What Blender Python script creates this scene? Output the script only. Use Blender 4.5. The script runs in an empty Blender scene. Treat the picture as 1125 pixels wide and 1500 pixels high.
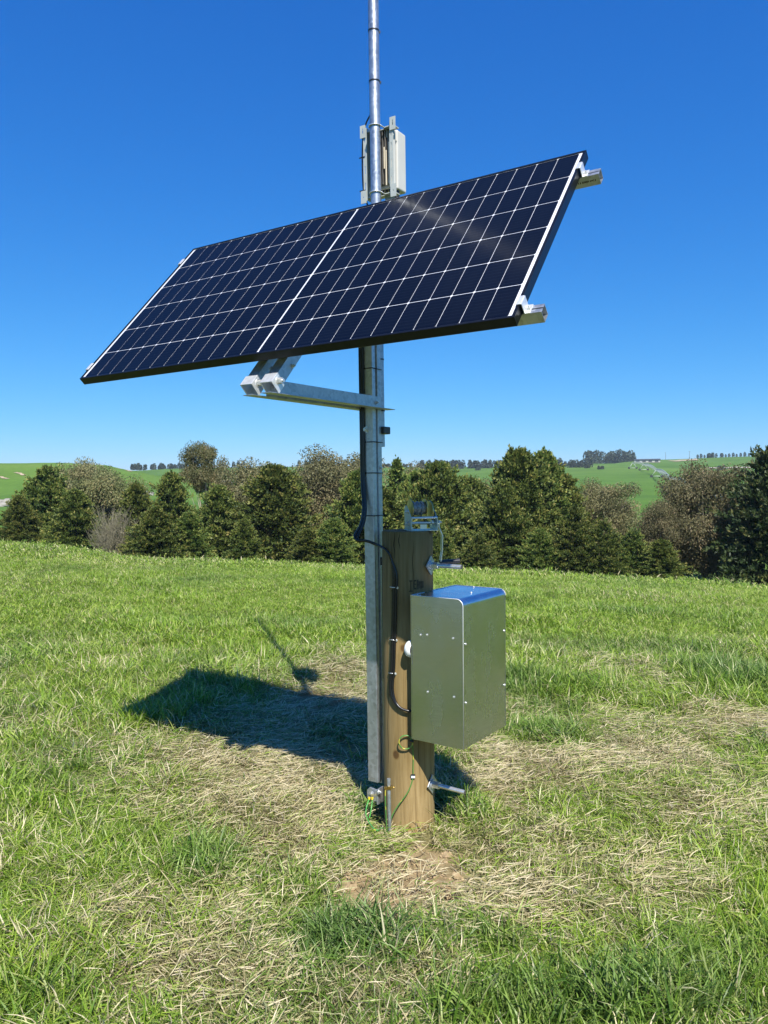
import bpy, bmesh, math, random
import numpy as np
from mathutils import Vector, Matrix
PI = math.pi
rad = math.radians
random.seed(7)
RNG = np.random.default_rng(11)
scene = bpy.context.scene
COL = scene.collection

# ---------------------------------------------------------------- camera, light, exposure
CAM_H = 1.55
FPX = 1152.0                       # focal length in pixels of the 1125x1500 photograph
PITCH, ROLL = rad(2.1), rad(0.5)
_r = Vector((1, 0, 0)); _u = Vector((0, math.sin(PITCH), math.cos(PITCH))); _f = Vector((0, math.cos(PITCH), -math.sin(PITCH)))
RIGHT = _r * math.cos(ROLL) - _u * math.sin(ROLL)
UP = _r * math.sin(ROLL) + _u * math.cos(ROLL)
CAM = Vector((0, 0, CAM_H))
cd = bpy.data.cameras.new('camera'); cam = bpy.data.objects.new('camera', cd); COL.objects.link(cam)
cam.matrix_world = Matrix(((RIGHT.x, UP.x, -_f.x, 0), (RIGHT.y, UP.y, -_f.y, 0), (RIGHT.z, UP.z, -_f.z, CAM_H), (0, 0, 0, 1)))
cd.sensor_fit = 'VERTICAL'; cd.sensor_height = 24.0; cd.lens = 24.0 * FPX / 1500.0
cd.clip_start = 0.05; cd.clip_end = 12000
scene.camera = cam
SUN_EL, SUN_AZ = rad(50.5), rad(15)          # the sun stands behind the viewer, a little to the right
world = bpy.data.worlds.new('World'); scene.world = world; world.use_nodes = True
wn = world.node_tree; wn.nodes.clear()
sky = wn.nodes.new('ShaderNodeTexSky'); sky.sky_type = 'NISHITA'; sky.sun_disc = False
sky.sun_elevation = SUN_EL; sky.sun_rotation = PI - SUN_AZ
sky.altitude = 1000; sky.air_density = 1.0; sky.dust_density = 0.1; sky.ozone_density = 2.0
EXPO = 0.78
# the camera's rendering of a clear sky: one power curve per colour, the same over the whole sky
sepc = wn.nodes.new('ShaderNodeSeparateColor'); comb = wn.nodes.new('ShaderNodeCombineColor')
wn.links.new(sky.outputs[0], sepc.inputs[0])
for ch_, (k_, g_) in enumerate(((.0152, 1.55), (.103, .90), (.3343, .5523))):
    pw = wn.nodes.new('ShaderNodeMath'); pw.operation = 'POWER'; pw.inputs[1].default_value = g_
    ml_ = wn.nodes.new('ShaderNodeMath'); ml_.operation = 'MULTIPLY'; ml_.inputs[1].default_value = k_ / .12 / 2 ** EXPO
    wn.links.new(sepc.outputs[ch_], pw.inputs[0]); wn.links.new(pw.outputs[0], ml_.inputs[0]); wn.links.new(ml_.outputs[0], comb.inputs[ch_])
bg = wn.nodes.new('ShaderNodeBackground'); bg.inputs['Strength'].default_value = 0.12
wo = wn.nodes.new('ShaderNodeOutputWorld')
wn.links.new(comb.outputs[0], bg.inputs[0]); wn.links.new(bg.outputs[0], wo.inputs[0])
sl = bpy.data.lights.new('sun', 'SUN'); sl.energy = 5.0; sl.angle = rad(0.53); sl.color = (1.0, 0.945, 0.86)
sun = bpy.data.objects.new('sun', sl); COL.objects.link(sun)
TO_SUN = Vector((math.sin(SUN_AZ) * math.cos(SUN_EL), -math.cos(SUN_AZ) * math.cos(SUN_EL), math.sin(SUN_EL)))
sun.rotation_euler = TO_SUN.to_track_quat('Z', 'Y').to_euler(); sun.location = (3, -8, 12)
vs = scene.view_settings; vs.view_transform = 'Standard'; vs.look = 'None'; vs.exposure = EXPO; vs.gamma = 1.0; vs.use_curve_mapping = False
scene.render.engine = 'CYCLES'
scene.cycles.max_bounces = 6; scene.cycles.transparent_max_bounces = 8

# ---------------------------------------------------------------- helpers
def raydir(px, py):
    return RIGHT * ((px - 562.5) / FPX) + UP * (-(py - 750) / FPX) + _f
def at(px, py, depth):
    return CAM + raydir(px, py) * depth
def link(o, parent=None):
    COL.objects.link(o)
    if parent is not None: o.parent = parent
    return o
WM = {}
def tag(o, label=None, cat=None, group=None, kind=None):
    if label: o['label'] = label
    if cat: o['category'] = cat
    if group: o['group'] = group
    if kind: o['kind'] = kind
    return o
def empty(name, loc, label=None, cat=None, group=None, rot=None):
    o = bpy.data.objects.new(name, None); COL.objects.link(o)
    o.empty_display_size = 0.1
    m = Matrix.Translation(Vector(loc))
    if rot is not None: m = m @ rot.to_4x4()
    o.matrix_world = m; WM[o.name] = m
    return tag(o, label, cat, group)
def copy_tree(o, parent=None, loc=None, rotz=None, scale=None, label=None):
    c = o.copy(); COL.objects.link(c); c.parent = parent
    if loc is not None: c.location = loc
    if rotz is not None: c.rotation_euler = (0, 0, rotz)
    if scale is not None: c.scale = scale
    if label: c['label'] = label
    for ch in o.children: copy_tree(ch, c)
    return c

class MB:
    """collects shapes; build() links them as one mesh object"""
    def __init__(self): self.v = []; self.f = []; self.s = []
    def add(self, vs_, fs, smooth=False):
        b = len(self.v); self.v += [Vector(p) for p in vs_]
        self.f += [tuple(i + b for i in f) for f in fs]; self.s += [smooth] * len(fs)
        return self
    def box(self, c, size, ax=None):
        c = Vector(c); a = ax or (Vector((1, 0, 0)), Vector((0, 1, 0)), Vector((0, 0, 1)))
        h = [s / 2 for s in size]
        p = [c + a[0] * (sx * h[0]) + a[1] * (sy * h[1]) + a[2] * (sz * h[2]) for sz in (-1, 1) for sy in (-1, 1) for sx in (-1, 1)]
        fs = [(0, 2, 3, 1), (4, 5, 7, 6), (0, 1, 5, 4), (2, 6, 7, 3), (0, 4, 6, 2), (1, 3, 7, 5)]
        if a[0].cross(a[1]).dot(a[2]) < 0: fs = [tuple(reversed(f)) for f in fs]
        return self.add(p, fs)
    def cyl(self, p0, p1, r, n=16, r1=None, caps=True, smooth=True):
        p0 = Vector(p0); p1 = Vector(p1); r1 = r if r1 is None else r1
        d = (p1 - p0).normalized(); a = d.orthogonal().normalized(); b = d.cross(a)
        vs_ = []
        for k in range(n):
            t = 2 * PI * k / n; o = a * math.cos(t) + b * math.sin(t)
            vs_ += [p0 + o * r, p1 + o * r1]
        fs = [(2 * k, 2 * ((k + 1) % n), 2 * ((k + 1) % n) + 1, 2 * k + 1) for k in range(n)]
        self.add(vs_, fs, smooth)
        if caps:
            self.add([vs_[2 * k] for k in range(n)], [tuple(reversed(range(n)))])
            self.add([vs_[2 * k + 1] for k in range(n)], [tuple(range(n))])
        return self
    def tube(self, pts, r, n=8, cap=True):
        pts = [Vector(p) for p in pts]; rs = r if isinstance(r, (list, tuple)) else [r] * len(pts)
        d0 = (pts[1] - pts[0]).normalized(); a = d0.orthogonal().normalized(); vs_ = []
        for i, p in enumerate(pts):
            d = (pts[min(i + 1, len(pts) - 1)] - pts[max(i - 1, 0)]).normalized()
            a = (a - d * a.dot(d)).normalized(); b = d.cross(a)
            vs_ += [p + (a * math.cos(2 * PI * k / n) + b * math.sin(2 * PI * k / n)) * rs[i] for k in range(n)]
        fs = []
        for i in range(len(pts) - 1):
            for k in range(n):
                k2 = (k + 1) % n
                fs.append((i * n + k, i * n + k2, (i + 1) * n + k2, (i + 1) * n + k))
        if cap: fs += [tuple(reversed(range(n))), tuple((len(pts) - 1) * n + k for k in range(n))]
        return self.add(vs_, fs, True)
    def prism(self, prof, o, ax, ay, ext, closed=True, smooth=False):
        """closed 2-D outline (counter-clockwise) in the ax, ay plane at o, pushed out by ext"""
        o = Vector(o); ax = Vector(ax); ay = Vector(ay); ext = Vector(ext); n = len(prof)
        a = [o + ax * p[0] + ay * p[1] for p in prof]; b = [p + ext for p in a]
        flip = ax.cross(ay).dot(ext) < 0
        side = [(k, (k + 1) % n, n + (k + 1) % n, n + k) for k in range(n)]
        caps = [tuple(reversed(range(n))), tuple(n + k for k in range(n))]
        if flip: side = [tuple(reversed(f)) for f in side]; caps = [tuple(reversed(f)) for f in caps]
        self.add(a + b, side, smooth)
        b0 = len(self.v) - 2 * n
        self.f += [tuple(i + b0 for i in f) for f in caps]; self.s += [False, False]
        return self
    def sphere(self, c, r, n=12, m=8, sq=(1, 1, 1)):
        c = Vector(c); vs_ = []; fs = []
        for i in range(m + 1):
            ph = PI * i / m
            for k in range(n):
                t = 2 * PI * k / n
                vs_.append(c + Vector((math.sin(ph) * math.cos(t) * r * sq[0], math.sin(ph) * math.sin(t) * r * sq[1], math.cos(ph) * r * sq[2])))
        for i in range(m):
            for k in range(n): fs.append((i * n + k, (i + 1) * n + k, (i + 1) * n + (k + 1) % n, i * n + (k + 1) % n))
        return self.add(vs_, fs, True)
    def mesh(self, name, inv=None):
        me = bpy.data.meshes.new(name)
        vs_ = [inv @ p for p in self.v] if inv is not None else self.v
        me.from_pydata([tuple(p) for p in vs_], [], self.f)
        me.polygons.foreach_set('use_smooth', self.s); me.update()
        return me
    def build(self, name, mat, parent=None, bevel=0, local=False, label=None, segs=2):
        inv = None
        if parent is not None and not local: inv = WM[parent.name].inverted()
        me = self.mesh(name, inv); me.materials.append(mat)
        o = link(bpy.data.objects.new(name, me), parent)
        WM[o.name] = WM[parent.name] if parent is not None else Matrix.Identity(4)
        if bevel:
            b = o.modifiers.new('bevel', 'BEVEL'); b.width = bevel; b.segments = segs; b.limit_method = 'ANGLE'; b.angle_limit = rad(40)
        if label: o['label'] = label
        return o

def catmull(pts, n=8):
    pts = [Vector(p) for p in pts]; P = [pts[0] * 2 - pts[1]] + pts + [pts[-1] * 2 - pts[-2]]; out = []
    for i in range(1, len(P) - 2):
        for k in range(n):
            t = k / n
            out.append(0.5 * ((2 * P[i]) + (P[i + 1] - P[i - 1]) * t + (2 * P[i - 1] - 5 * P[i] + 4 * P[i + 1] - P[i + 2]) * t * t + (3 * P[i] - P[i - 1] - 3 * P[i + 1] + P[i + 2]) * t ** 3))
    out.append(pts[-1]); return out

def fastmesh(name, V, Fq, attrs=None, smooth=False):
    """V (n,3) array, Fq (m,k) array of equal-sized faces"""
    me = bpy.data.meshes.new(name); V = np.asarray(V, np.float32); Fq = np.asarray(Fq, np.int32); m, k = Fq.shape
    me.vertices.add(len(V)); me.vertices.foreach_set('co', V.ravel())
    me.loops.add(m * k); me.loops.foreach_set('vertex_index', Fq.ravel())
    me.polygons.add(m); me.polygons.foreach_set('loop_start', np.arange(0, m * k, k, dtype=np.int32))
    if smooth: me.polygons.foreach_set('use_smooth', np.ones(m, bool))
    for nm, (dom, arr) in (attrs or {}).items():
        a = me.attributes.new(nm, 'FLOAT', dom); a.data.foreach_set('value', np.asarray(arr, np.float32))
    me.update(calc_edges=True); me.validate(); return me

# ---------------------------------------------------------------- materials
def newmat(name):
    m = bpy.data.materials.new(name); m.use_nodes = True; nt = m.node_tree
    return m, nt, nt.nodes['Principled BSDF']
def N(nt, typ, **kw):
    n = nt.nodes.new(typ)
    for k, v in kw.items():
        if k in n.inputs.keys() if hasattr(n.inputs, 'keys') else False: n.inputs[k].default_value = v
        else: setattr(n, k, v)
    return n
def ramp(nt, stops, fac):
    r = nt.nodes.new('ShaderNodeValToRGB'); e = r.color_ramp.elements
    while len(e) > 1: e.remove(e[-1])
    e[0].position = stops[0][0]; e[0].color = (*stops[0][1], 1)
    for p, c in stops[1:]:
        x = e.new(p); x.color = (*c, 1)
    nt.links.new(fac, r.inputs[0]); return r
def noise(nt, scale, detail=4, rough=.55, coord='Object', stretch=None, dist=0):
    tc = nt.nodes.new('ShaderNodeTexCoord'); n = nt.nodes.new('ShaderNodeTexNoise')
    n.inputs['Scale'].default_value = scale; n.inputs['Detail'].default_value = detail; n.inputs['Roughness'].default_value = rough; n.inputs['Distortion'].default_value = dist
    out = tc.outputs[coord]
    if stretch:
        mp = nt.nodes.new('ShaderNodeMapping'); mp.inputs['Scale'].default_value = stretch; nt.links.new(out, mp.inputs[0]); out = mp.outputs[0]
    nt.links.new(out, n.inputs['Vector']); return n
def bump(nt, h, bs, strength=.2, dist=.002):
    b = nt.nodes.new('ShaderNodeBump'); b.inputs['Strength'].default_value = strength; b.inputs['Distance'].default_value = dist
    nt.links.new(h, b.inputs['Height']); nt.links.new(b.outputs[0], bs.inputs['Normal']); return b
def plain(name, col, rough=.5, metal=0.0, vary=.15, scale=30, spec=.5, coat=0):
    m, nt, bs = newmat(name)
    n = noise(nt, scale)
    r = ramp(nt, [(.3, tuple(c * (1 - vary) for c in col)), (.7, tuple(min(1, c * (1 + vary)) for c in col))], n.outputs['Fac'])
    nt.links.new(r.outputs[0], bs.inputs['Base Color'])
    rr = nt.nodes.new('ShaderNodeMapRange'); rr.inputs['To Min'].default_value = max(.03, rough - .1); rr.inputs['To Max'].default_value = min(1, rough + .1)
    nt.links.new(n.outputs['Fac'], rr.inputs[0]); nt.links.new(rr.outputs[0], bs.inputs['Roughness'])
    bs.inputs['Metallic'].default_value = metal; bs.inputs['Specular IOR Level'].default_value = spec; bs.inputs['Coat Weight'].default_value = coat
    return m
def galv(name, col=(.46, .49, .52), rough=.42, metal=.85):
    m, nt, bs = newmat(name)
    n1 = noise(nt, 14, 5, .6, stretch=(1, 1, .25)); n2 = noise(nt, 160, 2)
    v = nt.nodes.new('ShaderNodeTexVoronoi'); v.inputs['Scale'].default_value = 70
    tc = nt.nodes.new('ShaderNodeTexCoord'); nt.links.new(tc.outputs['Object'], v.inputs['Vector'])
    mx = nt.nodes.new('ShaderNodeMix'); mx.data_type = 'FLOAT'; mx.inputs[0].default_value = .35
    nt.links.new(n1.outputs['Fac'], mx.inputs[2]); nt.links.new(v.outputs['Color'], mx.inputs[3])
    r = ramp(nt, [(.25, tuple(c * .68 for c in col)), (.5, col), (.8, tuple(min(1, c * 1.28) for c in col))], mx.outputs[0])
    nt.links.new(r.outputs[0], bs.inputs['Base Color'])
    rr = nt.nodes.new('ShaderNodeMapRange'); rr.inputs['To Min'].default_value = rough - .12; rr.inputs['To Max'].default_value = rough + .16
    nt.links.new(mx.outputs[0], rr.inputs[0]); nt.links.new(rr.outputs[0], bs.inputs['Roughness'])
    bs.inputs['Metallic'].default_value = metal
    bump(nt, n2.outputs['Fac'], bs, .12, .0006)
    return m
M = {}
M['galv'] = galv('galvanised_steel')
M['galv_pipe'] = galv('galvanised_pipe', (.42, .45, .49), .38, .85)
M['zinc'] = plain('bright_zinc', (.64, .65, .64), .32, .75, .1, 90)
M['zinc_yellow'] = plain('yellow_passivated_zinc', (.5, .38, .14), .35, .85, .35, 40)
M['brass'] = plain('brass', (.6, .42, .13), .3, 1, .2, 90)
M['clamp_alu'] = plain('clamp_aluminium', (.72, .74, .75), .4, .6, .08, 60)
M['black_plastic'] = plain('black_plastic', (.012, .012, .014), .38, 0, .2, 50)
M['cable'] = plain('cable_sheath', (.009, .009, .011), .3, 0, .2, 50)
M['frame_black'] = plain('black_anodised_frame', (.012, .014, .02), .35, .6, .2, 40)
M['white_plastic'] = plain('white_plastic', (.72, .73, .72), .4, 0, .04, 30)
M['cream'] = plain('cream_casing', (.5, .5, .465), .45, 0, .04, 20)
M['bracket_paint'] = plain('pale_powder_coat', (.42, .45, .42), .4, .1, .08, 25)
M['fin'] = plain('cast_heatsink', (.2, .19, .17), .5, .5, .2, 30)
M['sticker'] = plain('cream_label', (.68, .6, .45), .5, 0, .05, 30)
M['backsheet'] = plain('white_backsheet', (.72, .74, .78), .25, 0, .03, 20, coat=1)
M['rust'] = plain('dark_washer', (.16, .15, .14), .5, .7, .3, 60)

def wood():
    m, nt, bs = newmat('tanalised_pine')
    tc = nt.nodes.new('ShaderNodeTexCoord')
    g = noise(nt, 6, 6, .62, stretch=(9, 9, .45), dist=.7)
    b = noise(nt, 2.2, 4, .5, stretch=(1.6, 1.6, .9))
    f = noise(nt, 60, 3, .6, stretch=(1, 1, .05))
    base = ramp(nt, [(.25, (.15, .1, .04)), (.45, (.27, .19, .08)), (.6, (.33, .24, .11)), (.8, (.4, .3, .15))], g.outputs['Fac'])
    gr = ramp(nt, [(.38, (.62, .6, .5)), (.6, (1, 1, 1))], b.outputs['Fac'])
    mul = nt.nodes.new('ShaderNodeMixRGB'); mul.blend_type = 'MULTIPLY'; mul.inputs[0].default_value = .7
    nt.links.new(base.outputs[0], mul.inputs[1]); nt.links.new(gr.outputs[0], mul.inputs[2])
    # knots
    mp = nt.nodes.new('ShaderNodeMapping'); mp.inputs['Scale'].default_value = (1, 1, .8); nt.links.new(tc.outputs['Object'], mp.inputs[0])
    v = nt.nodes.new('ShaderNodeTexVoronoi'); v.inputs['Scale'].default_value = 5.5; nt.links.new(mp.outputs[0], v.inputs['Vector'])
    kn = ramp(nt, [(0, (.2, .12, .06)), (.07, (.28, .17, .09)), (.095, (.85, .8, .7)), (.12, (1, 1, 1))], v.outputs['Distance'])
    mu2 = nt.nodes.new('ShaderNodeMixRGB'); mu2.blend_type = 'MULTIPLY'; mu2.inputs[0].default_value = .8
    nt.links.new(mul.outputs[0], mu2.inputs[1]); nt.links.new(kn.outputs[0], mu2.inputs[2])
    # darker towards the top end
    sp = nt.nodes.new('ShaderNodeSeparateXYZ'); nt.links.new(tc.outputs['Object'], sp.inputs[0])
    ma = nt.nodes.new('ShaderNodeMath'); ma.operation = 'MULTIPLY_ADD'; ma.inputs[1].default_value = .5; ma.inputs[2].default_value = -.25
    nt.links.new(g.outputs['Fac'], ma.inputs[0])
    ad = nt.nodes.new('ShaderNodeMath'); ad.operation = 'ADD'; nt.links.new(ma.outputs[0], ad.inputs[0]); nt.links.new(sp.outputs['Z'], ad.inputs[1])
    tp = ramp(nt, [(.9, (1, 1, 1)), (1.0, (.72, .68, .62))], ad.outputs[0])
    mu3 = nt.nodes.new('ShaderNodeMixRGB'); mu3.blend_type = 'MULTIPLY'; mu3.inputs[0].default_value = 1
    nt.links.new(mu2.outputs[0], mu3.inputs[1]); nt.links.new(tp.outputs[0], mu3.inputs[2])
    nt.links.new(mu3.outputs[0], bs.inputs['Base Color'])
    bs.inputs['Roughness'].default_value = .78; bs.inputs['Specular IOR Level'].default_value = .25
    a2 = nt.nodes.new('ShaderNodeMath'); a2.operation = 'ADD'; nt.links.new(g.outputs['Fac'], a2.inputs[0]); nt.links.new(f.outputs['Fac'], a2.inputs[1])
    bump(nt, a2.outputs[0], bs, .45, .003)
    return m
M['wood'] = wood()
M['wood_end'] = plain('sawn_pine_end', (.2, .15, .09), .95, 0, .35, 25, .02)

def alu():
    m, nt, bs = newmat('mill_finish_aluminium')
    br = noise(nt, 5, 5, .6, stretch=(3, 3, 90)); sm = noise(nt, 6, 5, .6, stretch=(1, 1, .5), dist=.25); big = noise(nt, 2.3, 3)
    c = ramp(nt, [(.3, (.5, .52, .59)), (.7, (.64, .665, .74))], br.outputs['Fac'])
    s = ramp(nt, [(.6, (0, 0, 0)), (.85, (.5, .5, .5))], sm.outputs['Fac'])
    mx = nt.nodes.new('ShaderNodeMixRGB'); nt.links.new(s.outputs[0], mx.inputs[0])
    nt.links.new(c.outputs[0], mx.inputs[1]); mx.inputs[2].default_value = (.62, .64, .66, 1)
    nt.links.new(mx.outputs[0], bs.inputs['Base Color'])
    rr = ramp(nt, [(.3, (.19, .19, .19)), (.8, (.36, .36, .36))], sm.outputs['Fac'])
    nt.links.new(rr.outputs[0], bs.inputs['Roughness'])
    bs.inputs['Metallic'].default_value = 1
    bump(nt, big.outputs['Fac'], bs, .1, .01)
    return m
M['alu'] = alu()

def cellmat():
    m, nt, bs = newmat('silicon_cell')
    tc = nt.nodes.new('ShaderNodeTexCoord'); sp = nt.nodes.new('ShaderNodeSeparateXYZ'); nt.links.new(tc.outputs['Object'], sp.inputs[0])
    # printed busbar lines along the long side of the panel (flat print)
    w = nt.nodes.new('ShaderNodeMath'); w.operation = 'MULTIPLY'; w.inputs[1].default_value = 1 / .0184; nt.links.new(sp.outputs['Y'], w.inputs[0])
    fr = nt.nodes.new('ShaderNodeMath'); fr.operation = 'FRACT'; nt.links.new(w.outputs[0], fr.inputs[0])
    r = ramp(nt, [(0, (.03, .04, .05)), (.04, (.03, .04, .05)), (.07, (0, 0, 0)), (1, (0, 0, 0))], fr.outputs[0])
    oi = nt.nodes.new('ShaderNodeObjectInfo')
    rc = ramp(nt, [(0, (.0012, .0022, .006)), (1, (.0016, .003, .0085))], oi.outputs['Random'])
    ad = nt.nodes.new('ShaderNodeMixRGB'); ad.blend_type = 'ADD'; ad.inputs[0].default_value = .5
    nt.links.new(rc.outputs[0], ad.inputs[1]); nt.links.new(r.outputs[0], ad.inputs[2])
    nt.links.new(ad.outputs[0], bs.inputs['Base Color'])
    bs.inputs['Roughness'].default_value = .5; bs.inputs['Specular IOR Level'].default_value = .08
    bs.inputs['Coat Weight'].default_value = .42; bs.inputs['Coat Roughness'].default_value = .13; bs.inputs['Coat IOR'].default_value = 1.32
    return m
M['cell'] = cellmat()

def earthwire():
    m, nt, bs = newmat('green_and_yellow_sheath')
    n = noise(nt, 30, 2, .5, stretch=(1, 1, .6))
    r = ramp(nt, [(.56, (.07, .2, .04)), (.59, (.42, .38, .05))], n.outputs['Fac'])
    nt.links.new(r.outputs[0], bs.inputs['Base Color']); bs.inputs['Roughness'].default_value = .35
    return m
M['earth'] = earthwire()
M['green_wire'] = plain('green_sheath', (.06, .3, .05), .35, 0, .15, 30)
M['yellow_lug'] = plain('yellow_crimp', (.75, .55, .03), .4, 0, .05, 30)

# ================================================================ TERRAIN
ZV = -4.6
def ang_of(px, py):
    d = raydir(px, py); return math.atan2(d.x, d.y), d.z / math.hypot(d.x, d.y)
def prof(pts):
    a = [ang_of(*p) for p in pts]; return np.array([q[0] for q in a]), np.array([q[1] for q in a])
CR_T, CR_E = prof([(-500, 784), (0, 798), (60, 802), (110, 809), (170, 819), (230, 824), (350, 829), (550, 835), (700, 841), (900, 852), (1125, 868), (1500, 880)])
FAR_D = np.array([150, 260, 380, 500, 600, 750, 850, 1100, 1600])
FARC = {  # screen row of the hill surface seen at each distance, for a few bearings
    -600: (775, 735, 684, 700, 700, 694, 700, 715, 720),
    0:    (775, 735, 681, 698, 700, 692, 700, 715, 720),
    90:   (774, 736, 680, 698, 700, 692, 700, 715, 720),
    150:  (772, 738, 683, 698, 700, 690, 700, 715, 720),
    190:  (770, 738, 691, 698, 698, 690, 700, 715, 720),
    250:  (768, 736, 702, 700, 696, 687, 698, 715, 720),
    400:  (765, 732, 710, 702, 696, 685, 698, 715, 720),
    560:  (762, 730, 708, 702, 694, 684, 698, 715, 720),
    700:  (760, 726, 704, 696, 690, 683, 696, 715, 720),
    800:  (760, 726, 702, 694, 688, 682, 690, 712, 720),
    870:  (762, 728, 704, 692, 686, 681, 684, 710, 720),
    930:  (764, 730, 706, 692, 686, 679, 674, 705, 720),
    1125: (768, 736, 712, 694, 688, 674, 667, 700, 720),
    1700: (770, 738, 716, 698, 688, 672, 665, 700, 720)}
_fk = sorted(FARC); FAR_T = np.array([ang_of(k, 700)[0] for k in _fk])
FAR_Z = np.array([[CAM_H + ang_of(k, y)[1] * d for y, d in zip(FARC[k], FAR_D)] for k in _fk])
def vnoise(x, y, s, seed=0):
    """smooth value noise, numpy"""
    x = x / s + seed * 17.3; y = y / s - seed * 9.1
    xi = np.floor(x); yi = np.floor(y); fx = x - xi; fy = y - yi
    fx = fx * fx * (3 - 2 * fx); fy = fy * fy * (3 - 2 * fy)
    def h(a, b):
        q = np.sin(a * 127.1 + b * 311.7 + seed * 74.7) * 43758.5453; return q - np.floor(q)
    return (h(xi, yi) * (1 - fx) + h(xi + 1, yi) * fx) * (1 - fy) + (h(xi, yi + 1) * (1 - fx) + h(xi + 1, yi + 1) * fx) * fy
def terrain(x, y):
    x = np.asarray(x, float); y = np.asarray(y, float)
    d = np.hypot(x, y) + 1e-6; th = np.arctan2(x, y); thc = np.clip(th, -.75, .75)
    t = -np.interp(thc, CR_T, CR_E)
    s = 20.0; d0 = CAM_H / t - s / 2; a = t / (2 * s)
    e = np.maximum(0, d - d0)
    near = -a * e * e
    e2 = np.maximum(0, d - (d0 + s + 4)); lin = -a * (s + 4) ** 2 - 2 * a * (s + 4) * e2
    near = np.where(d > d0 + s + 4, lin, near)
    zf = np.zeros_like(d); k = np.clip(np.searchsorted(FAR_T, thc) - 1, 0, len(FAR_T) - 2)
    w = np.clip((thc - FAR_T[k]) / (FAR_T[k + 1] - FAR_T[k]), 0, 1); w = w * w * (3 - 2 * w)
    D = np.concatenate(([0, 55, 90], FAR_D, [3000, 9000])); nb = len(D)
    Z = np.concatenate((np.full((len(FAR_T), 1), ZV), np.full((len(FAR_T), 1), ZV), np.full((len(FAR_T), 1), ZV - 1), FAR_Z, np.full((len(FAR_T), 1), -45.), np.full((len(FAR_T), 1), -120.)), 1)
    ld = np.log(d + 20); LD = np.log(D + 20); j = np.clip(np.searchsorted(LD, ld) - 1, 0, nb - 2)
    v = (ld - LD[j]) / (LD[j + 1] - LD[j]); v = v * v * (3 - 2 * v) * .6 + v * .4
    za = Z[k, j] * (1 - v) + Z[k, j + 1] * v; zb = Z[k + 1, j] * (1 - v) + Z[k + 1, j + 1] * v
    far = za * (1 - w) + zb * w
    far = far + (vnoise(x, y, 90, 3) - .5) * np.clip((d - 120) / 300, 0, 1) * 3.0 + (vnoise(x, y, 30, 5) - .5) * np.clip((d - 120) / 300, 0, 1) * .8
    kk = .6                                         # smooth maximum of the near paddock and the far country
    z = np.where(d < 34, near, kk * np.logaddexp(np.maximum(near, -40) / kk, far / kk))
    bl = np.clip((d - 30) / 8, 0, 1); z = near * (1 - bl) + bl * kk * np.logaddexp(np.maximum(near, -60) / kk, far / kk)
    z = z + ((vnoise(x, y, .9, 1) - .5) * .035 + (vnoise(x, y, .28, 2) - .5) * .018) * np.clip((60 - d) / 30, 0, 1)
    return z
def tz(x, y): return float(terrain(np.array([x]), np.array([y]))[0])
def march(px, py, dmin=2, dmax=1500):
    d = raydir(px, py); h = math.hypot(d.x, d.y); ts = np.geomspace(dmin, dmax, 3000) / h
    z = CAM_H + d.z * ts; g = terrain(d.x * ts, d.y * ts); i = np.argmax(z < g)
    if not (z < g).any(): i = len(ts) - 1
    return Vector((d.x * ts[i], d.y * ts[i], g[i]))

# worn / dry patches and lush patches on the paddock, in metres round the post: (x, y, rx, ry, strength)
def gp(px, py):
    d = raydir(px, py); t = -CAM_H / d.z; return d.x * t, d.y * t
def blobs(lst):
    out = []
    for px, py, rx, ry, s in lst:
        x, y = gp(px, py); x2, _ = gp(px + rx, py); _, y2 = gp(px, py - ry); _, y3 = gp(px, py + ry)
        out.append((x, y, abs(x2 - x), abs(y2 - y3) / 2, s))
    return out
DRY = blobs([(500, 985, 60, 22, .9), (400, 1140, 150, 70, .9), (330, 1110, 100, 40, .8), (480, 1180, 90, 60, 1), (420, 1230, 90, 50, .9), (560, 1285, 90, 40, 1),
             (620, 1300, 80, 45, .9), (720, 1160, 80, 40, 1), (780, 1120, 120, 55, .95), (850, 1045, 150, 30, .65), (1070, 1060, 100, 40, .95), (950, 1110, 130, 55, .8),
             (1000, 1180, 120, 50, .6), (760, 1250, 140, 60, .65), (720, 1335, 170, 50, .7), (250, 1330, 190, 70, .65), (60, 1390, 70, 50, .5), (300, 1430, 160, 50, .7),
             (640, 1440, 80, 40, .6), (420, 1060, 140, 40, .8), (600, 1180, 120, 70, .8), (930, 1300, 170, 55, .6), (560, 1450, 40, 30, .6), (880, 1230, 200, 60, .4), (480, 1040, 110, 50, .9)])
BARE = blobs([(595, 1295, 95, 38, 1), (620, 1262, 60, 22, .9), (560, 1330, 45, 22, .6), (450, 1035, 60, 22, .9), (490, 1000, 26, 12, .9), (440, 1150, 50, 22, .55), (770, 1165, 60, 14, .5), (520, 1100, 60, 40, .5), (1075, 1050, 50, 14, .4)])
LUSH = blobs([(780, 1003, 90, 18, .9), (870, 1005, 40, 14, .8), (1085, 985, 75, 28, 1), (820, 1035, 60, 14, .8), (900, 1475, 240, 36, .8), (1060, 1410, 110, 45, .75), (500, 1385, 90, 34, .75),
              (290, 1275, 55, 28, .8), (528, 1192, 26, 28, 1), (668, 1190, 40, 22, 1), (50, 1480, 80, 30, .6), (250, 905, 60, 10, .5), (1110, 1085, 30, 20, 1), (800, 1075, 60, 18, .7), (430, 910, 60, 12, .4), (700, 1380, 60, 30, .5), (920, 875, 60, 8, .4), (30, 910, 60, 8, .5)])
def bl_eval(B, x, y):
    r = np.zeros_like(x)
    for bx, by, rx, ry, s in B:
        q = ((x - bx) / rx) ** 2 + ((y - by) / ry) ** 2; r = np.maximum(r, s * np.exp(-(q ** 1.5) * .75))
    return r
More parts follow.
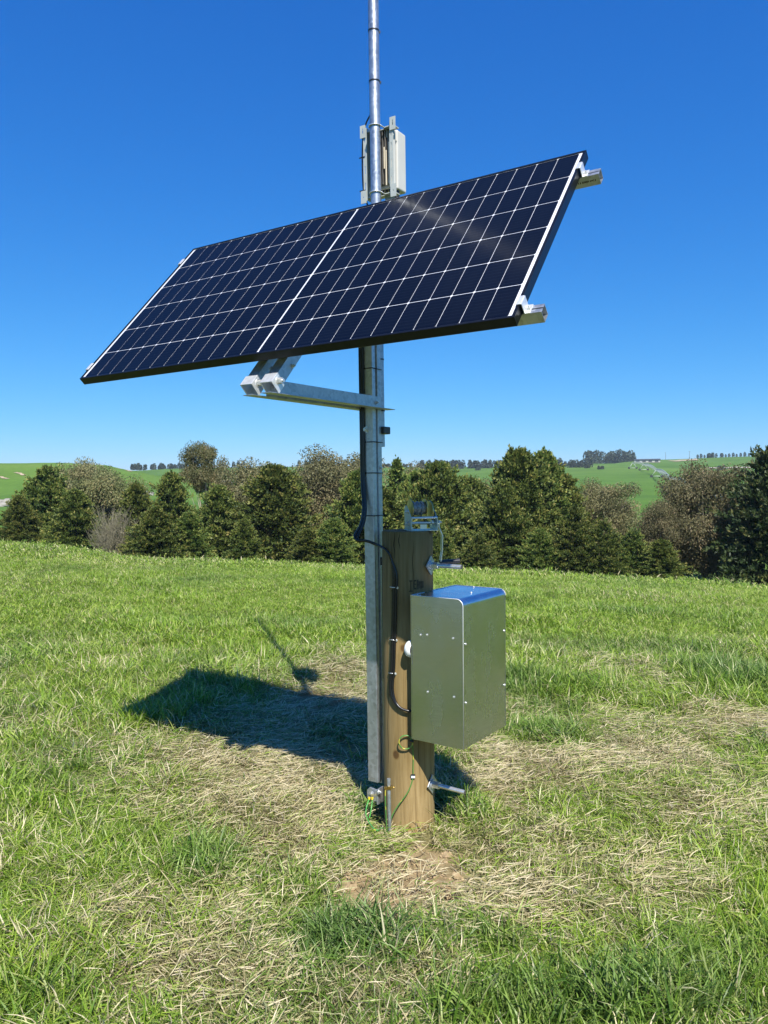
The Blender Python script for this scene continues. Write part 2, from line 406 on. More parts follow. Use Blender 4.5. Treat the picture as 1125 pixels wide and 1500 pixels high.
def masks(x, y):
    n1 = vnoise(x, y, .55, 11); n2 = vnoise(x, y, .22, 12); n3 = vnoise(x, y, 1.8, 13); n4 = vnoise(x, y, 5.5, 14); n = (n1 + n2 * .7 - .85) * .75
    dry = bl_eval(DRY, x, y); bare = bl_eval(BARE, x, y); lush = bl_eval(LUSH, x, y)
    d = np.hypot(x, y - 3.5)
    base = .22 + .3 * np.clip((n3 - .5) * 2, 0, 1) * np.clip(1 - d / 14, 0.25, 1) + .1 * np.clip(1 - y / 4.5, 0, 1)
    dry = np.clip(np.maximum(dry, base) + n * .45 - lush * .55, 0, 1)
    bare = np.clip(bare + n * .9, 0, 1) * np.clip(bare * 3, 0, 1); lush = np.clip(lush + n * .25 + (n4 - .5) * .3, 0, 1)
    return dry, bare, lush

def build_ground():
    def axis(a0, lo, hi, step, grow=1.06, cap=60):
        p = [a0]; s = step
        while p[-1] < hi:
            if p[-1] > a0 + 9: s = min(cap, s * grow)
            p.append(p[-1] + s)
        q = [a0]; s = step
        while q[-1] > lo:
            if q[-1] < a0 - 6: s = min(cap, s * grow)
            q.append(q[-1] - s)
        return np.array(sorted(set(q[1:] + p)))
    xs = axis(0, -3000, 3000, .09, 1.032, 40); ys = axis(4, -400, 5000, .09, 1.032, 40)
    X, Y = np.meshgrid(xs, ys); Z = terrain(X, Y)
    V = np.stack([X.ravel(), Y.ravel(), Z.ravel()], 1); nx, ny = len(xs), len(ys)
    i = np.arange(ny - 1)[:, None] * nx + np.arange(nx - 1)[None, :]
    F = np.stack([i, i + 1, i + nx + 1, i + nx], -1).reshape(-1, 4)
    dry, bare, lush = masks(X.ravel(), Y.ravel())
    me = fastmesh('ground', V, F, {'dry': ('POINT', dry), 'bare': ('POINT', bare)}, True)
    m, nt, bs = newmat('paddock'); L = nt.links.new
    ad = nt.nodes.new('ShaderNodeAttribute'); ad.attribute_name = 'dry'; ab = nt.nodes.new('ShaderNodeAttribute'); ab.attribute_name = 'bare'
    n1 = noise(nt, 9, 6, .65); n2 = noise(nt, .02, 5, .6); n3 = noise(nt, .25, 5, .6); n4 = noise(nt, 40, 4, .6)
    nf = noise(nt, .9, 6, .7, stretch=(1, .35, 1))
    soil = ramp(nt, [(.3, (.15, .11, .058)), (.55, (.27, .2, .11)), (.75, (.4, .31, .19))], n1.outputs['Fac'])
    thatch = ramp(nt, [(.3, (.12, .1, .045)), (.6, (.26, .22, .11)), (.8, (.34, .28, .15))], n4.outputs['Fac'])
    g1 = ramp(nt, [(.3, (.05, .1, .016)), (.7, (.1, .17, .028))], n3.outputs['Fac'])
    g2 = ramp(nt, [(.3, (.055, .12, .014)), (.45, (.07, .145, .018)), (.62, (.09, .175, .024)), (.8, (.15, .2, .05))], n2.outputs['Fac'])
    far = nt.nodes.new('ShaderNodeMixRGB'); far.blend_type = 'MULTIPLY'; far.inputs[0].default_value = .6
    gg = ramp(nt, [(.25, (.6, .62, .6)), (.7, (1.15, 1.15, 1.1))], nf.outputs['Fac'])
    vo = nt.nodes.new('ShaderNodeTexVoronoi'); vo.inputs['Scale'].default_value = .0055; tcv = nt.nodes.new('ShaderNodeTexCoord'); L(tcv.outputs['Object'], vo.inputs['Vector'])
    sv = nt.nodes.new('ShaderNodeSeparateColor'); L(vo.outputs['Color'], sv.inputs[0])
    pv = ramp(nt, [(0, (.82, .86, .8)), (.5, (1, 1, 1)), (1, (1.25, 1.1, 1.2))], sv.outputs[0])
    pm = nt.nodes.new('ShaderNodeMixRGB'); pm.blend_type = 'MULTIPLY'; pm.inputs[0].default_value = .8; L(g2.outputs[0], pm.inputs[1]); L(pv.outputs[0], pm.inputs[2])
    L(pm.outputs[0], far.inputs[1]); L(gg.outputs[0], far.inputs[2])
    geo = nt.nodes.new('ShaderNodeNewGeometry'); ln = nt.nodes.new('ShaderNodeVectorMath'); ln.operation = 'LENGTH'; L(geo.outputs['Position'], ln.inputs[0])
    mr = nt.nodes.new('ShaderNodeMapRange'); mr.inputs['From Min'].default_value = 30; mr.inputs['From Max'].default_value = 90; L(ln.outputs['Value'], mr.inputs[0])
    dk = nt.nodes.new('ShaderNodeMixRGB'); dk.blend_type = 'MULTIPLY'; dk.inputs[0].default_value = 1; dk.inputs[2].default_value = (.7, .7, .7, 1); L(g1.outputs[0], dk.inputs[1])
    a = nt.nodes.new('ShaderNodeMixRGB'); L(mr.outputs[0], a.inputs[0]); L(dk.outputs[0], a.inputs[1]); L(far.outputs[0], a.inputs[2])
    b = nt.nodes.new('ShaderNodeMixRGB'); L(ad.outputs['Fac'], b.inputs[0]); L(a.outputs[0], b.inputs[1]); L(thatch.outputs[0], b.inputs[2])
    c = nt.nodes.new('ShaderNodeMixRGB'); L(ab.outputs['Fac'], c.inputs[0]); L(b.outputs[0], c.inputs[1]); L(soil.outputs[0], c.inputs[2])
    # no thatch colour far away
    d = nt.nodes.new('ShaderNodeMixRGB'); L(mr.outputs[0], d.inputs[0]); L(c.outputs[0], d.inputs[1]); L(far.outputs[0], d.inputs[2])
    L(d.outputs[0], bs.inputs['Base Color']); bs.inputs['Roughness'].default_value = .95; bs.inputs['Specular IOR Level'].default_value = .1
    bump(nt, n1.outputs['Fac'], bs, .7, .03)
    me.materials.append(m)
    o = link(bpy.data.objects.new('ground', me)); o['kind'] = 'structure'
    return o
build_ground()

# ================================================================ GRASS (stuff)
def blade_tuft(nblades, r, hmin, hmax, wmin, wmax, lean0, lean1, seed, seg=3, flat=False, zlift=0.0):
    g = np.random.default_rng(seed); V = []; Fc = []; bv = []; bt = []
    for b in range(nblades):
        a = g.uniform(0, 2 * PI); rr = r * math.sqrt(g.uniform()); x0, y0 = rr * math.cos(a), rr * math.sin(a)
        az = g.normal(.0, 1.0) if flat else g.uniform(0, 2 * PI)
        if flat and g.uniform() < .3: az = g.uniform(0, 2 * PI)
        L = g.uniform(hmin, hmax); w = g.uniform(wmin, wmax); lean = rad(g.uniform(lean0, lean1)); curl = rad(g.uniform(15, 95)) if not flat else rad(g.uniform(-8, 14))
        side = az + PI / 2 + g.normal(0, .5); bend = g.normal(0, .25 if flat else .15)
        p = np.array([x0, y0, zlift * g.uniform() if flat else 0.0]); val = g.uniform(); base = len(V)
        for k in range(seg + 1):
            t = k / seg; ww = w * (1 - t ** 2.2) * .5 + (w * .04); sd = np.array([math.cos(side), math.sin(side), 0]) * ww
            if flat: sd = sd + np.array([0, 0, ww * .5])
            if k < seg:
                V += [p - sd, p + sd]; bv += [val, val]; bt += [t, t]
            else:
                V += [p]; bv += [val]; bt += [t]
            ln = lean + curl * t; aa = az + bend * k
            p = p + np.array([math.cos(aa) * math.sin(ln), math.sin(aa) * math.sin(ln), math.cos(ln)]) * (L / seg)
            if flat: p[2] = max(p[2], .004)
        for k in range(seg - 1):
            i = base + 2 * k; Fc += [(i, i + 1, i + 3), (i, i + 3, i + 2)]
        i = base + 2 * (seg - 1); Fc.append((i, i + 1, i + 2))
    return fastmesh('grass_tuft', np.array(V), np.array(Fc), {'bv': ('POINT', bv), 'bt': ('POINT', bt)}, True)
def grass_material():
    m, nt, bs = newmat('grass_blade'); L = nt.links.new
    bv = nt.nodes.new('ShaderNodeAttribute'); bv.attribute_name = 'bv'; bt = nt.nodes.new('ShaderNodeAttribute'); bt.attribute_name = 'bt'
    td = nt.nodes.new('ShaderNodeAttribute'); td.attribute_name = 'tint'; td.attribute_type = 'INSTANCER'
    hu = nt.nodes.new('ShaderNodeAttribute'); hu.attribute_name = 'hue'; hu.attribute_type = 'INSTANCER'
    green = ramp(nt, [(0, (.08, .165, .010)), (.35, (.165, .285, .018)), (.7, (.255, .38, .035)), (.92, (.37, .44, .09)), (1, (.5, .48, .2))], bv.outputs['Fac'])
    blue = ramp(nt, [(0, (.05, .11, .016)), (.5, (.1, .19, .035)), (1, (.18, .27, .08))], bv.outputs['Fac'])
    dry = ramp(nt, [(0, (.25, .24, .1)), (.3, (.45, .39, .21)), (.7, (.62, .54, .34)), (1, (.76, .67, .46))], bv.outputs['Fac'])
    g = nt.nodes.new('ShaderNodeMixRGB'); L(hu.outputs['Fac'], g.inputs[0]); L(green.outputs[0], g.inputs[1]); L(blue.outputs[0], g.inputs[2])
    # a blade is dry when its own random value falls under the tuft's dryness
    mlt = nt.nodes.new('ShaderNodeMath'); mlt.operation = 'MULTIPLY'; mlt.inputs[1].default_value = 7.31; L(bv.outputs['Fac'], mlt.inputs[0])
    fr = nt.nodes.new('ShaderNodeMath'); fr.operation = 'FRACT'; L(mlt.outputs[0], fr.inputs[0])
    sb = nt.nodes.new('ShaderNodeMath'); sb.operation = 'SUBTRACT'; L(td.outputs['Fac'], sb.inputs[0]); L(fr.outputs[0], sb.inputs[1])
    st = nt.nodes.new('ShaderNodeMapRange'); st.inputs['From Min'].default_value = -.08; st.inputs['From Max'].default_value = .12; L(sb.outputs[0], st.inputs[0])
    mx = nt.nodes.new('ShaderNodeMixRGB'); L(st.outputs[0], mx.inputs[0]); L(g.outputs[0], mx.inputs[1]); L(dry.outputs[0], mx.inputs[2])
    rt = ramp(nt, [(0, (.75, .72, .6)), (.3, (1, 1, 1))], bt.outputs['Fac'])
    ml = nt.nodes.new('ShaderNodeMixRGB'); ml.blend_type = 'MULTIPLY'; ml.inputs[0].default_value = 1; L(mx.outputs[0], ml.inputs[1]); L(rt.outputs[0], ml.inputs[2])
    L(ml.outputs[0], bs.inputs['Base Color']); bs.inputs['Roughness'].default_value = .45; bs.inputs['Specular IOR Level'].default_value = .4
    tr = nt.nodes.new('ShaderNodeBsdfTranslucent'); L(ml.outputs[0], tr.inputs[0])
    ms = nt.nodes.new('ShaderNodeMixShader'); ms.inputs[0].default_value = .3
    out = nt.nodes['Material Output']; L(bs.outputs[0], ms.inputs[1]); L(tr.outputs[0], ms.inputs[2]); L(ms.outputs[0], out.inputs[0])
    return m
GRASS = grass_material()
def scatter(name, label, protos, P, rotz, tilt, scl, tint, hue, idx):
    pc = bpy.data.collections.new(name + '_kinds')
    for k, me in enumerate(protos):
        me.materials.append(GRASS); o = bpy.data.objects.new('tuft_%02d' % k, me); pc.objects.link(o)
    n = len(P); me = bpy.data.meshes.new(name); me.vertices.add(n); me.vertices.foreach_set('co', np.asarray(P, np.float32).ravel())
    def att(nm, typ, arr, key='value'):
        a = me.attributes.new(nm, typ, 'POINT'); a.data.foreach_set(key, arr)
    rot = np.stack([tilt[:, 0], tilt[:, 1], rotz], 1).astype(np.float32)
    att('rot', 'FLOAT_VECTOR', rot.ravel(), 'vector'); att('scl', 'FLOAT_VECTOR', np.asarray(scl, np.float32).ravel(), 'vector')
    att('tint', 'FLOAT', tint.astype(np.float32)); att('hue', 'FLOAT', hue.astype(np.float32)); att('idx', 'INT', idx.astype(np.int32))
    o = link(bpy.data.objects.new(name, me)); tag(o, label, 'grass', kind='stuff')
    ng = bpy.data.node_groups.new(name, 'GeometryNodeTree')
    ng.interface.new_socket('Geometry', in_out='INPUT', socket_type='NodeSocketGeometry'); ng.interface.new_socket('Geometry', in_out='OUTPUT', socket_type='NodeSocketGeometry')
    gi = ng.nodes.new('NodeGroupInput'); go = ng.nodes.new('NodeGroupOutput'); L = ng.links.new
    ci = ng.nodes.new('GeometryNodeCollectionInfo'); ci.inputs['Collection'].default_value = pc; ci.inputs['Separate Children'].default_value = True; ci.inputs['Reset Children'].default_value = True
    ip = ng.nodes.new('GeometryNodeInstanceOnPoints'); ip.inputs['Pick Instance'].default_value = True
    def na(nm, t):
        q = ng.nodes.new('GeometryNodeInputNamedAttribute'); q.data_type = t; q.inputs['Name'].default_value = nm; return q.outputs['Attribute']
    L(gi.outputs[0], ip.inputs['Points']); L(ci.outputs[0], ip.inputs['Instance']); L(na('idx', 'INT'), ip.inputs['Instance Index'])
    er = ng.nodes.new('FunctionNodeEulerToRotation'); L(na('rot', 'FLOAT_VECTOR'), er.inputs[0]); L(er.outputs[0], ip.inputs['Rotation'])
    L(na('scl', 'FLOAT_VECTOR'), ip.inputs['Scale']); L(ip.outputs[0], go.inputs[0])
    md = o.modifiers.new('tufts', 'NODES'); md.node_group = ng
    return o
def wedge(dmin, dmax, dens, half=.62, g=RNG):
    """even random points in a wedge of paddock round the direction of view, wider than the picture"""
    area = half * (dmax ** 2 - dmin ** 2); n = int(area * dens)
    d = np.sqrt(g.uniform(dmin ** 2, dmax ** 2, n)); t = g.uniform(-half, half, n); return d * np.sin(t), d * np.cos(t)
POLE_C = (0.104, 3.533)
def make_grass():
    g = RNG
    up = [blade_tuft(32, .055, .05, .14, .0024, .0056, 8, 60, 100 + k) for k in range(6)]
    mid = [blade_tuft(34, .07, .05, .13, .0022, .0052, 42, 84, 200 + k) for k in range(5)]
    flat = [blade_tuft(42, .085, .035, .095, .0017, .0038, 76, 92, 300 + k, flat=True, zlift=.04) for k in range(7)]
    nu, nm = len(up), len(mid)
    X = []; Y = []
    for a in ((1.5, 4.2, 560), (4.2, 7.5, 330)):
        x, y = wedge(*a, half=.8); X.append(x); Y.append(y)
    x = np.concatenate(X); y = np.concatenate(Y); dry, bare, lush = masks(x, y)
    keep = g.uniform(size=len(x)) > np.clip(bare * 1.2, 0, .86)
    rp = np.hypot(x - POLE_C[0], y - POLE_C[1]); keep &= rp > .13; keep &= ~((rp < .24) & (g.uniform(size=len(x)) < .7))
    x, y, dry, bare, lush = [q[keep] for q in (x, y, dry, bare, lush)]
    n = len(x); u = g.uniform(size=n); dd = np.hypot(x, y)
    kind = np.where(u < np.clip((dry - .12) * 1.25, 0, .9), 2, np.where(g.uniform(size=n) < .4 + .35 * dry, 1, 0))
    kind = np.where((lush > .55) & (g.uniform(size=n) < .55), 0, kind)
    idx = np.where(kind == 0, g.integers(0, nu, n), np.where(kind == 1, nu + g.integers(0, nm, n), nu + nm + g.integers(0, len(flat), n)))
    # combed direction: neighbouring tufts lie the same way
    flow = vnoise(x, y, .45, 21) * 4 * PI; rotz = np.where(kind == 2, flow + g.normal(0, .55, n), np.where(kind == 1, flow + g.normal(0, 1.2, n), g.uniform(0, 2 * PI, n)))
    tilt = g.normal(0, .12, (n, 2)); tl = np.where(kind == 2, .3, 1.0); tilt *= tl[:, None]
    fdir = vnoise(x, y, .7, 22) * 4 * PI; tilt[:, 0] += np.where(kind == 0, np.cos(fdir) * .35, 0); tilt[:, 1] += np.where(kind == 0, np.sin(fdir) * .35, 0)
    grow = vnoise(x, y, .35, 23); s = g.uniform(.75, 1.2, n) * (1 + .38 * lush * (kind == 0)) * np.where(kind == 0, .65 + .65 * grow, 1.0) * np.where(kind == 0, 1 - .35 * dry, 1)
    far = np.clip((dd - 3.5) / 5, 0, 1); s *= 1 + .15 * far
    sz = s * np.where(kind == 0, 1 + .12 * far, 1)
    scl = np.stack([s * (1 + .5 * far), s * (1 + .5 * far), sz], 1)
    tint = np.where(kind == 2, np.clip(.16 + dry * .8 + g.normal(0, .14, n), 0, 1), np.clip(dry * .75 - .02 + g.normal(0, .08, n), 0, .8)); tint = tint * (1 - .3 * lush)
    hue = np.clip(lush * .75 + (vnoise(x, y, .8, 24) - .45) * .9 + g.normal(0, .1, n) + np.clip(1 - y / 3.6, 0, 1) * .1, 0, 1)
    z = terrain(x, y) - .003 + np.where(kind == 2, g.uniform(0, .02, n), 0)
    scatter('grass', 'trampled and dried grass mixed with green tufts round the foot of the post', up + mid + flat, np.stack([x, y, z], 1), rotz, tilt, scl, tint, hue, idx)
    # ---- the open paddock beyond
    up2 = [blade_tuft(44, .14, .05, .115, .0042, .008, 10, 62, 400 + k) for k in range(5)]
    up3 = [blade_tuft(44, .32, .06, .12, .010, .017, 10, 58, 500 + k) for k in range(4)]
    X = []; Y = []; I = []
    for a, ki in (((7.3, 12, 190), 0), ((12, 19, 105), 0), ((19, 36, 32), 1)):
        x, y = wedge(*a, half=.78); X.append(x); Y.append(y); I.append(np.full(len(x), ki))
    x = np.concatenate(X); y = np.concatenate(Y); I = np.concatenate(I); n = len(x); dry, bare, lush = masks(x, y)
    idx = np.where(I == 0, g.integers(0, 5, n), 5 + g.integers(0, 4, n))
    tilt = g.normal(0, .14, (n, 2)); fdir = vnoise(x, y, 1.6, 25) * 4 * PI; tilt[:, 0] += np.cos(fdir) * .25; tilt[:, 1] += np.sin(fdir) * .25
    s = g.uniform(.8, 1.25, n) * (.6 + .7 * vnoise(x, y, .8, 26)) * (.8 + .4 * vnoise(x, y, 3.5, 27)); scl = np.stack([s * 1.05, s * 1.05, s * .85], 1)
    tint = np.clip(dry * .3 - .03 + g.normal(0, .05, n) + (vnoise(x, y, 2.6, 28) - .45) * .22, 0, .4)
    hue = np.clip((vnoise(x, y, 1.3, 29) - .55) * 1.4 + lush * .5 + g.normal(0, .1, n), 0, 1)
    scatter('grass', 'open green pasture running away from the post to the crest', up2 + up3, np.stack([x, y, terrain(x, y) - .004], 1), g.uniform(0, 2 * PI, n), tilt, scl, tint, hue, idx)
make_grass()

# ================================================================ WOODEN POLE
U = Vector((.843, -.538, 0)); MM = Vector((.538, .843, 0)); Z3 = Vector((0, 0, 1))
CP = Vector((-.04, 3.63, 0)); TL = Vector((-.006, 0, 1))
def TF(s, q, z): return CP + U * s + MM * q + TL * z
PC = Vector((POLE_C[0], POLE_C[1], 0)); PR = .115
def pole_surface(az, z, off=0):      # az measured from the viewer's side, positive to the right
    return PC + Vector((math.sin(az) * (PR + off), -math.cos(az) * (PR + off), z))
PTOP = 1.337
def ats(px, py, off=0):
    """point on (or a little proud of) the pole's round surface"""
    d = raydir(px, py); a = d.x * d.x + d.y * d.y; b = -2 * (d.x * PC.x + d.y * PC.y); c = PC.x ** 2 + PC.y ** 2 - (PR + off) ** 2
    q = b * b - 4 * a * c
    t = (-b - math.sqrt(q)) / (2 * a) if q > 0 else -b / (2 * a)
    return CAM + d * t
wp = empty('wooden_pole', (PC.x, PC.y, 0), 'short round treated timber pole in the grass with a winch on its top', 'pole')
mb = MB(); n = 48; vs_ = []; ring = []
for i, z in enumerate((-.35, -.02, .2, .5, .8, 1.1, PTOP - .006, PTOP)):
    for k in range(n):
        t = 2 * PI * k / n; rr = PR * (1 + .006 * math.sin(3 * t + z * 2) + .004 * math.sin(7 * t + z * 5)) * (1.0 - .004 * z)
        if i == 7: rr -= .005
        vs_.append(PC + Vector((math.cos(t) * rr, math.sin(t) * rr, z)))
fs = [(i * n + k, i * n + (k + 1) % n, (i + 1) * n + (k + 1) % n, (i + 1) * n + k) for i in range(7) for k in range(n)]
mb.add(vs_, fs, True); pole_ob = mb.build('trunk', M['wood'], wp)
MB().add([vs_[7 * n + k] for k in range(n)], [tuple(range(n))]).build('sawn_end', M['wood_end'], wp)
# drying cracks: narrow strips on the surface, the slits' shade as dark colour
M['crack'] = plain('crack_shadow', (.045, .03, .018), .9, 0, .3, 50, .1)
for az, z0, z1, w in ((-.55, 1.22, 1.334, .0022), (-.35, 1.26, 1.334, .0016), (-.95, .3, .62, .0014), (.18, 1.1, 1.3, .0012), (.35, .25, .5, .0012), (-.2, .08, .36, .0014)):
    pts = [pole_surface(az + .02 * math.sin(9 * q), z0 + (z1 - z0) * q, .0004) for q in [k / 8 for k in range(9)]]
    tg = Vector((math.cos(az), math.sin(az), 0)); vv = []
    for k, p in enumerate(pts):
        ww = w * math.sin(PI * min(.9, max(.06, k / 8))); vv += [p - tg * ww, p + tg * ww]
    MB().add(vv, [(2 * k, 2 * k + 1, 2 * k + 3, 2 * k + 2) for k in range(8)]).build('drying_crack', M['crack'], wp)
# branded marks
M['brand'] = plain('scorched_mark', (.08, .06, .035), .9, 0, .5, 90, .1)
def brand(az, z, w, h):
    tg = Vector((math.cos(az), math.sin(az), 0)); p = pole_surface(az, z, .0007)
    return [p - tg * w / 2, p + tg * w / 2, p + tg * w / 2 + Z3 * h, p - tg * w / 2 + Z3 * h]
mb = MB()
for az, z, w, h in ((.09, 1.075, .004, .05), (.09, 1.075, .016, .005), (.09, 1.12, .016, .005), (.21, 1.085, .006, .04), (.25, 1.085, .012, .006), (.25, 1.105, .012, .005), (.25, 1.12, .012, .006), (.36, 1.085, .008, .042), (.42, 1.09, .01, .03), (.5, 1.085, .006, .036), (.58, 1.09, .01, .03)):
    mb.add(brand(az, z, w, h), [(0, 1, 2, 3)])
mb.build('branded_mark', M['brand'], wp)

# ================================================================ TILTING MAST: steel post, pipe, arms
mast = empty('steel_mast', TF(0, 0, .15), 'tall galvanised steel mast with a round pipe rising above the solar panel', 'mast')
PZ0, PZ1 = .165, 2.68
hw, hd = .028, .0375
prof_ = [(-hw, -hd), (hw, -hd), (hw, -.010), (hw - .012, -.010), (hw - .012, .006), (hw, .006), (hw, hd), (-hw, hd)]
MB().prism(prof_, TF(0, 0, PZ0), U, MM, TL * (PZ1 - PZ0)).build('steel_post', M['galv'], mast, bevel=.0035)
# thin inner channel that shows a little lower than the outer one
MB().prism([(-.022, -.004), (.0245, -.004), (.0245, .034), (-.022, .034)], TF(.003, 0, PZ0 - .012), U, MM, TL * .05).build('inner_channel', M['galv'], mast, bevel=.002)
pipe_q = .0375 + .0245; PRAD = .0243
MB().cyl(TF(0, pipe_q, 1.72), TF(0, pipe_q, 6.9), PRAD, 32).build('pipe', M['galv_pipe'], mast)
def px_to_z(py, q=.062):
    lo, hi = 0., 6.
    for _ in range(40):
        mid = (lo + hi) / 2; p = TF(0, q, mid) - CAM; y = 750 - FPX * p.dot(UP) / (_f.dot(p))
        if y > py: lo = mid
        else: hi = mid
    return lo
def band(name, c, ax, r, h, mat, par, n=28, tilt=0):
    MB().cyl(c - ax * h / 2, c + ax * h / 2, r, n).build(name, mat, par)
for py in (46, 120):
    c = TF(0, pipe_q, px_to_z(py)); band('cable_tie', c, TL, PRAD + .0022, .006, M['black_plastic'], mast)
    MB().box(c + U * .02 + MM * .02, (.007, .007, .01)).build('cable_tie', M['black_plastic'], mast)
for py in (527, 602):
    band('cable_tie', TF(0, pipe_q, px_to_z(py)), TL, PRAD + .002, .006, M['black_plastic'], mast)
# black saddle clamp and pipe foot holes
c = TF(.012, pipe_q, px_to_z(631)); MB().box(c, (.062, .058, .034), (U, MM, Z3)).build('pipe_clamp', M['black_plastic'], mast, bevel=.004)
for dz in (.016, .045, .075):
    MB().sphere(TF(.013 + dz * .1, pipe_q - .021, 1.725 + dz), .005, 8, 6).build('rivet', M['zinc'], mast)
# ties round post and cable
for py in (541, 648, 693, 755):
    z = px_to_z(py, 0)
    mb = MB(); e = .0016; pr = [(-hw - .019, -hd + .004), (-hw - .006, -hd - e), (hw + e, -hd - e), (hw + e, hd + e), (-hw - .006, hd + e)]
    P_ = [TF(a, b, z) for a, b in pr] + [TF(*pr[0], z)]
    for a, b in zip(P_[:-1], P_[1:]): mb.tube([a, b], .0024, 6)
    mb.build('cable_tie', M['black_plastic'], mast)
# bolt heads
def bolt_head(p, d, r, parent, L=.008, name='bolt_head', mat='zinc'):
    d = Vector(d).normalized(); mb = MB(); mb.cyl(p, p + d * .002, r * 1.45, 16, smooth=False); mb.cyl(p + d * .002, p + d * (.002 + L), r, 6, smooth=False)
    mb.cyl(p + d * (.002 + L), p + d * (.008 + L), r * .5, 10)
    return mb.build(name, M[mat], parent)
bolt_head(TF(-.008, -hd, px_to_z(629, -.04)), -MM, .010, mast, .01)
for z in (1.62, 2.2):
    bolt_head(TF(hw, .02, z), U, .006, mast, .004)
bolt_head(TF(-hw, 0, 1.187), -U, .012, mast, .014)
bolt_head(TF(-hw, 0, .225), -U, .012, mast, .014)
bolt_head(TF(-hw, 0, .26), -U, .006, mast, .01)
# arms: one angle each side of the post, flange down
AZ = 1.918
Pn = -MM
for sgn, s0 in ((1, hw + .001), (-1, -hw - .001)):
    side = U * sgn
    q0, q1 = (-.80 if sgn > 0 else -.775), .075
    o = TF(s0, 0, 0); o.z = AZ; o.x += -.006 * AZ
    mb = MB()
    # upright leaf
    mb.box(o + MM * ((q0 + q1) / 2 + .015) + side * .002, (.004, q1 - q0 - .13, .056), (U, MM, Z3))
    # lower leaf, pointing outwards
    mb.box(o + MM * ((q0 + q1) / 2) + side * .027 - Z3 * .0285, (.046, q1 - q0, .003), (U, MM, Z3))
    mb.build('arm', M['galv'], mast, bevel=.0008)
    if sgn > 0: bolt_head(o + MM * -.012 + side * .004, side, .0085, mast, .006)

# ================================================================ SOLAR PANEL
PO = Vector((-1.3624, 3.5509, 2.0302))
RW = Matrix(((.84286, .36326, -.39702), (-.53801, .58475, -.60714), (.01161, .72533, .6883)))
q_ = RW.to_quaternion(); RW = q_.to_matrix()
PW, PH, PD = 2.094, 1.038, .035
sp_ = empty('solar_panel', PO, 'large dark blue solar panel tilted on the mast, white grid lines between its cells', 'solar panel', rot=RW)
mb = MB(); t = .0105
mb.box((PW / 2, t / 2, -PD / 2), (PW, t, PD)); mb.box((PW / 2, PH - t / 2, -PD / 2), (PW, t, PD))
mb.box((t / 2, PH / 2, -PD / 2), (t, PH - 2 * t, PD)); mb.box((PW - t / 2, PH / 2, -PD / 2), (t, PH - 2 * t, PD))
mb.box((PW / 2, t + .012, -PD + .001), (PW - 2 * t, .024, .002)); mb.box((PW / 2, PH - t - .012, -PD + .001), (PW - 2 * t, .024, .002))
mb.build('frame', M['frame_black'], sp_, bevel=.0012, local=True)
MB().box((PW / 2, PH / 2, -.0075), (PW - 2 * t, PH - 2 * t, .008)).build('backsheet', M['backsheet'], sp_, local=True)
cw, chh = .0832, .1664; gx, gy, mid = .0018, .0028, .0085
tot_x = 24 * cw + 22 * gx + mid; x0 = (PW - tot_x) / 2; tot_y = 6 * chh + 5 * gy; y0 = (PH - tot_y) / 2
ch = .0045
oct_ = [(ch, 0), (cw - ch, 0), (cw, ch), (cw, chh - ch), (cw - ch, chh), (ch, chh), (0, chh - ch), (0, ch)]
proto = None
for i in range(24):
    for j in range(6):
        x = x0 + i * (cw + gx) + (mid - gx if i >= 12 else 0); y = y0 + j * (chh + gy)
        if proto is None:
            proto = MB().prism(oct_, (0, 0, 0), (1, 0, 0), (0, 1, 0), (0, 0, .0006)).build('cell', M['cell'], sp_, local=True); o = proto
        else:
            o = bpy.data.objects.new('cell', proto.data); link(o, sp_)
        o.location = (x, y, -.0036)
# rails and struts under the panel (panel frame coordinates)
rack = empty('panel_rack', PO + RW @ Vector((1.047, .1, -.1)), 'galvanised rails and sloping struts that carry the solar panel', 'rack')
def PLc(x, y, z): return PO + RW @ Vector((x, y, z))
PX_, PY_, PN_ = [RW @ Vector(v) for v in ((1, 0, 0), (0, 1, 0), (0, 0, 1))]
def channel(name, p0, p1, w, h, ax_w, ax_h, th, mat, par, gap=.0):
    """strut channel, open towards +ax_h, hollow"""
    prf = [(-w / 2, -h / 2), (w / 2, -h / 2), (w / 2, h / 2), (w / 2 - gap, h / 2), (w / 2 - gap, h / 2 - th), (w / 2 - th, h / 2 - th), (w / 2 - th, -h / 2 + th), (-w / 2 + th, -h / 2 + th), (-w / 2 + th, h / 2 - th), (-w / 2 + gap, h / 2 - th), (-w / 2 + gap, h / 2), (-w / 2, h / 2)]
    return MB().prism(prf, p0, ax_w, ax_h, Vector(p1) - Vector(p0)).build(name, mat, par)
for yy, e1 in ((.082, .062), (.915, .068)):
    channel('rail', PLc(-.005, yy, -.0565), PLc(PW + e1, yy, -.0565), .041, .041, PY_, PN_, .0025, M['galv'], rack, gap=.0175)
for dx in (-.05, .05):
    channel('strut', PLc(1.047 + dx, -.035, -.1035), PLc(1.047 + dx, .985, -.1035), .05, .05, PX_, -PN_, .003, M['galv'], rack, gap=.012)
    # end shoe bolted to the arm
    c = PLc(1.047 + dx, -.055, -.1035); mb = MB(); o_ = c
    prf = [(-.03, -.03), (.03, -.03), (.03, .03), (.026, .03), (.026, -.026), (-.026, -.026), (-.026, .026), (.02, .026), (.02, .03), (-.03, .03)]
    mb.prism(prf, c - PY_ * .028, PX_, -PN_, PY_ * .05); mb.build('end_shoe', M['clamp_alu'], rack, bevel=.0015)
    bolt_head(PLc(1.047 + dx + .03, -.05, -.1), PX_, .012, rack, .016)
    bolt_head(PLc(1.047 + dx + .026, .06, -.118), PX_, .006, rack, .007)
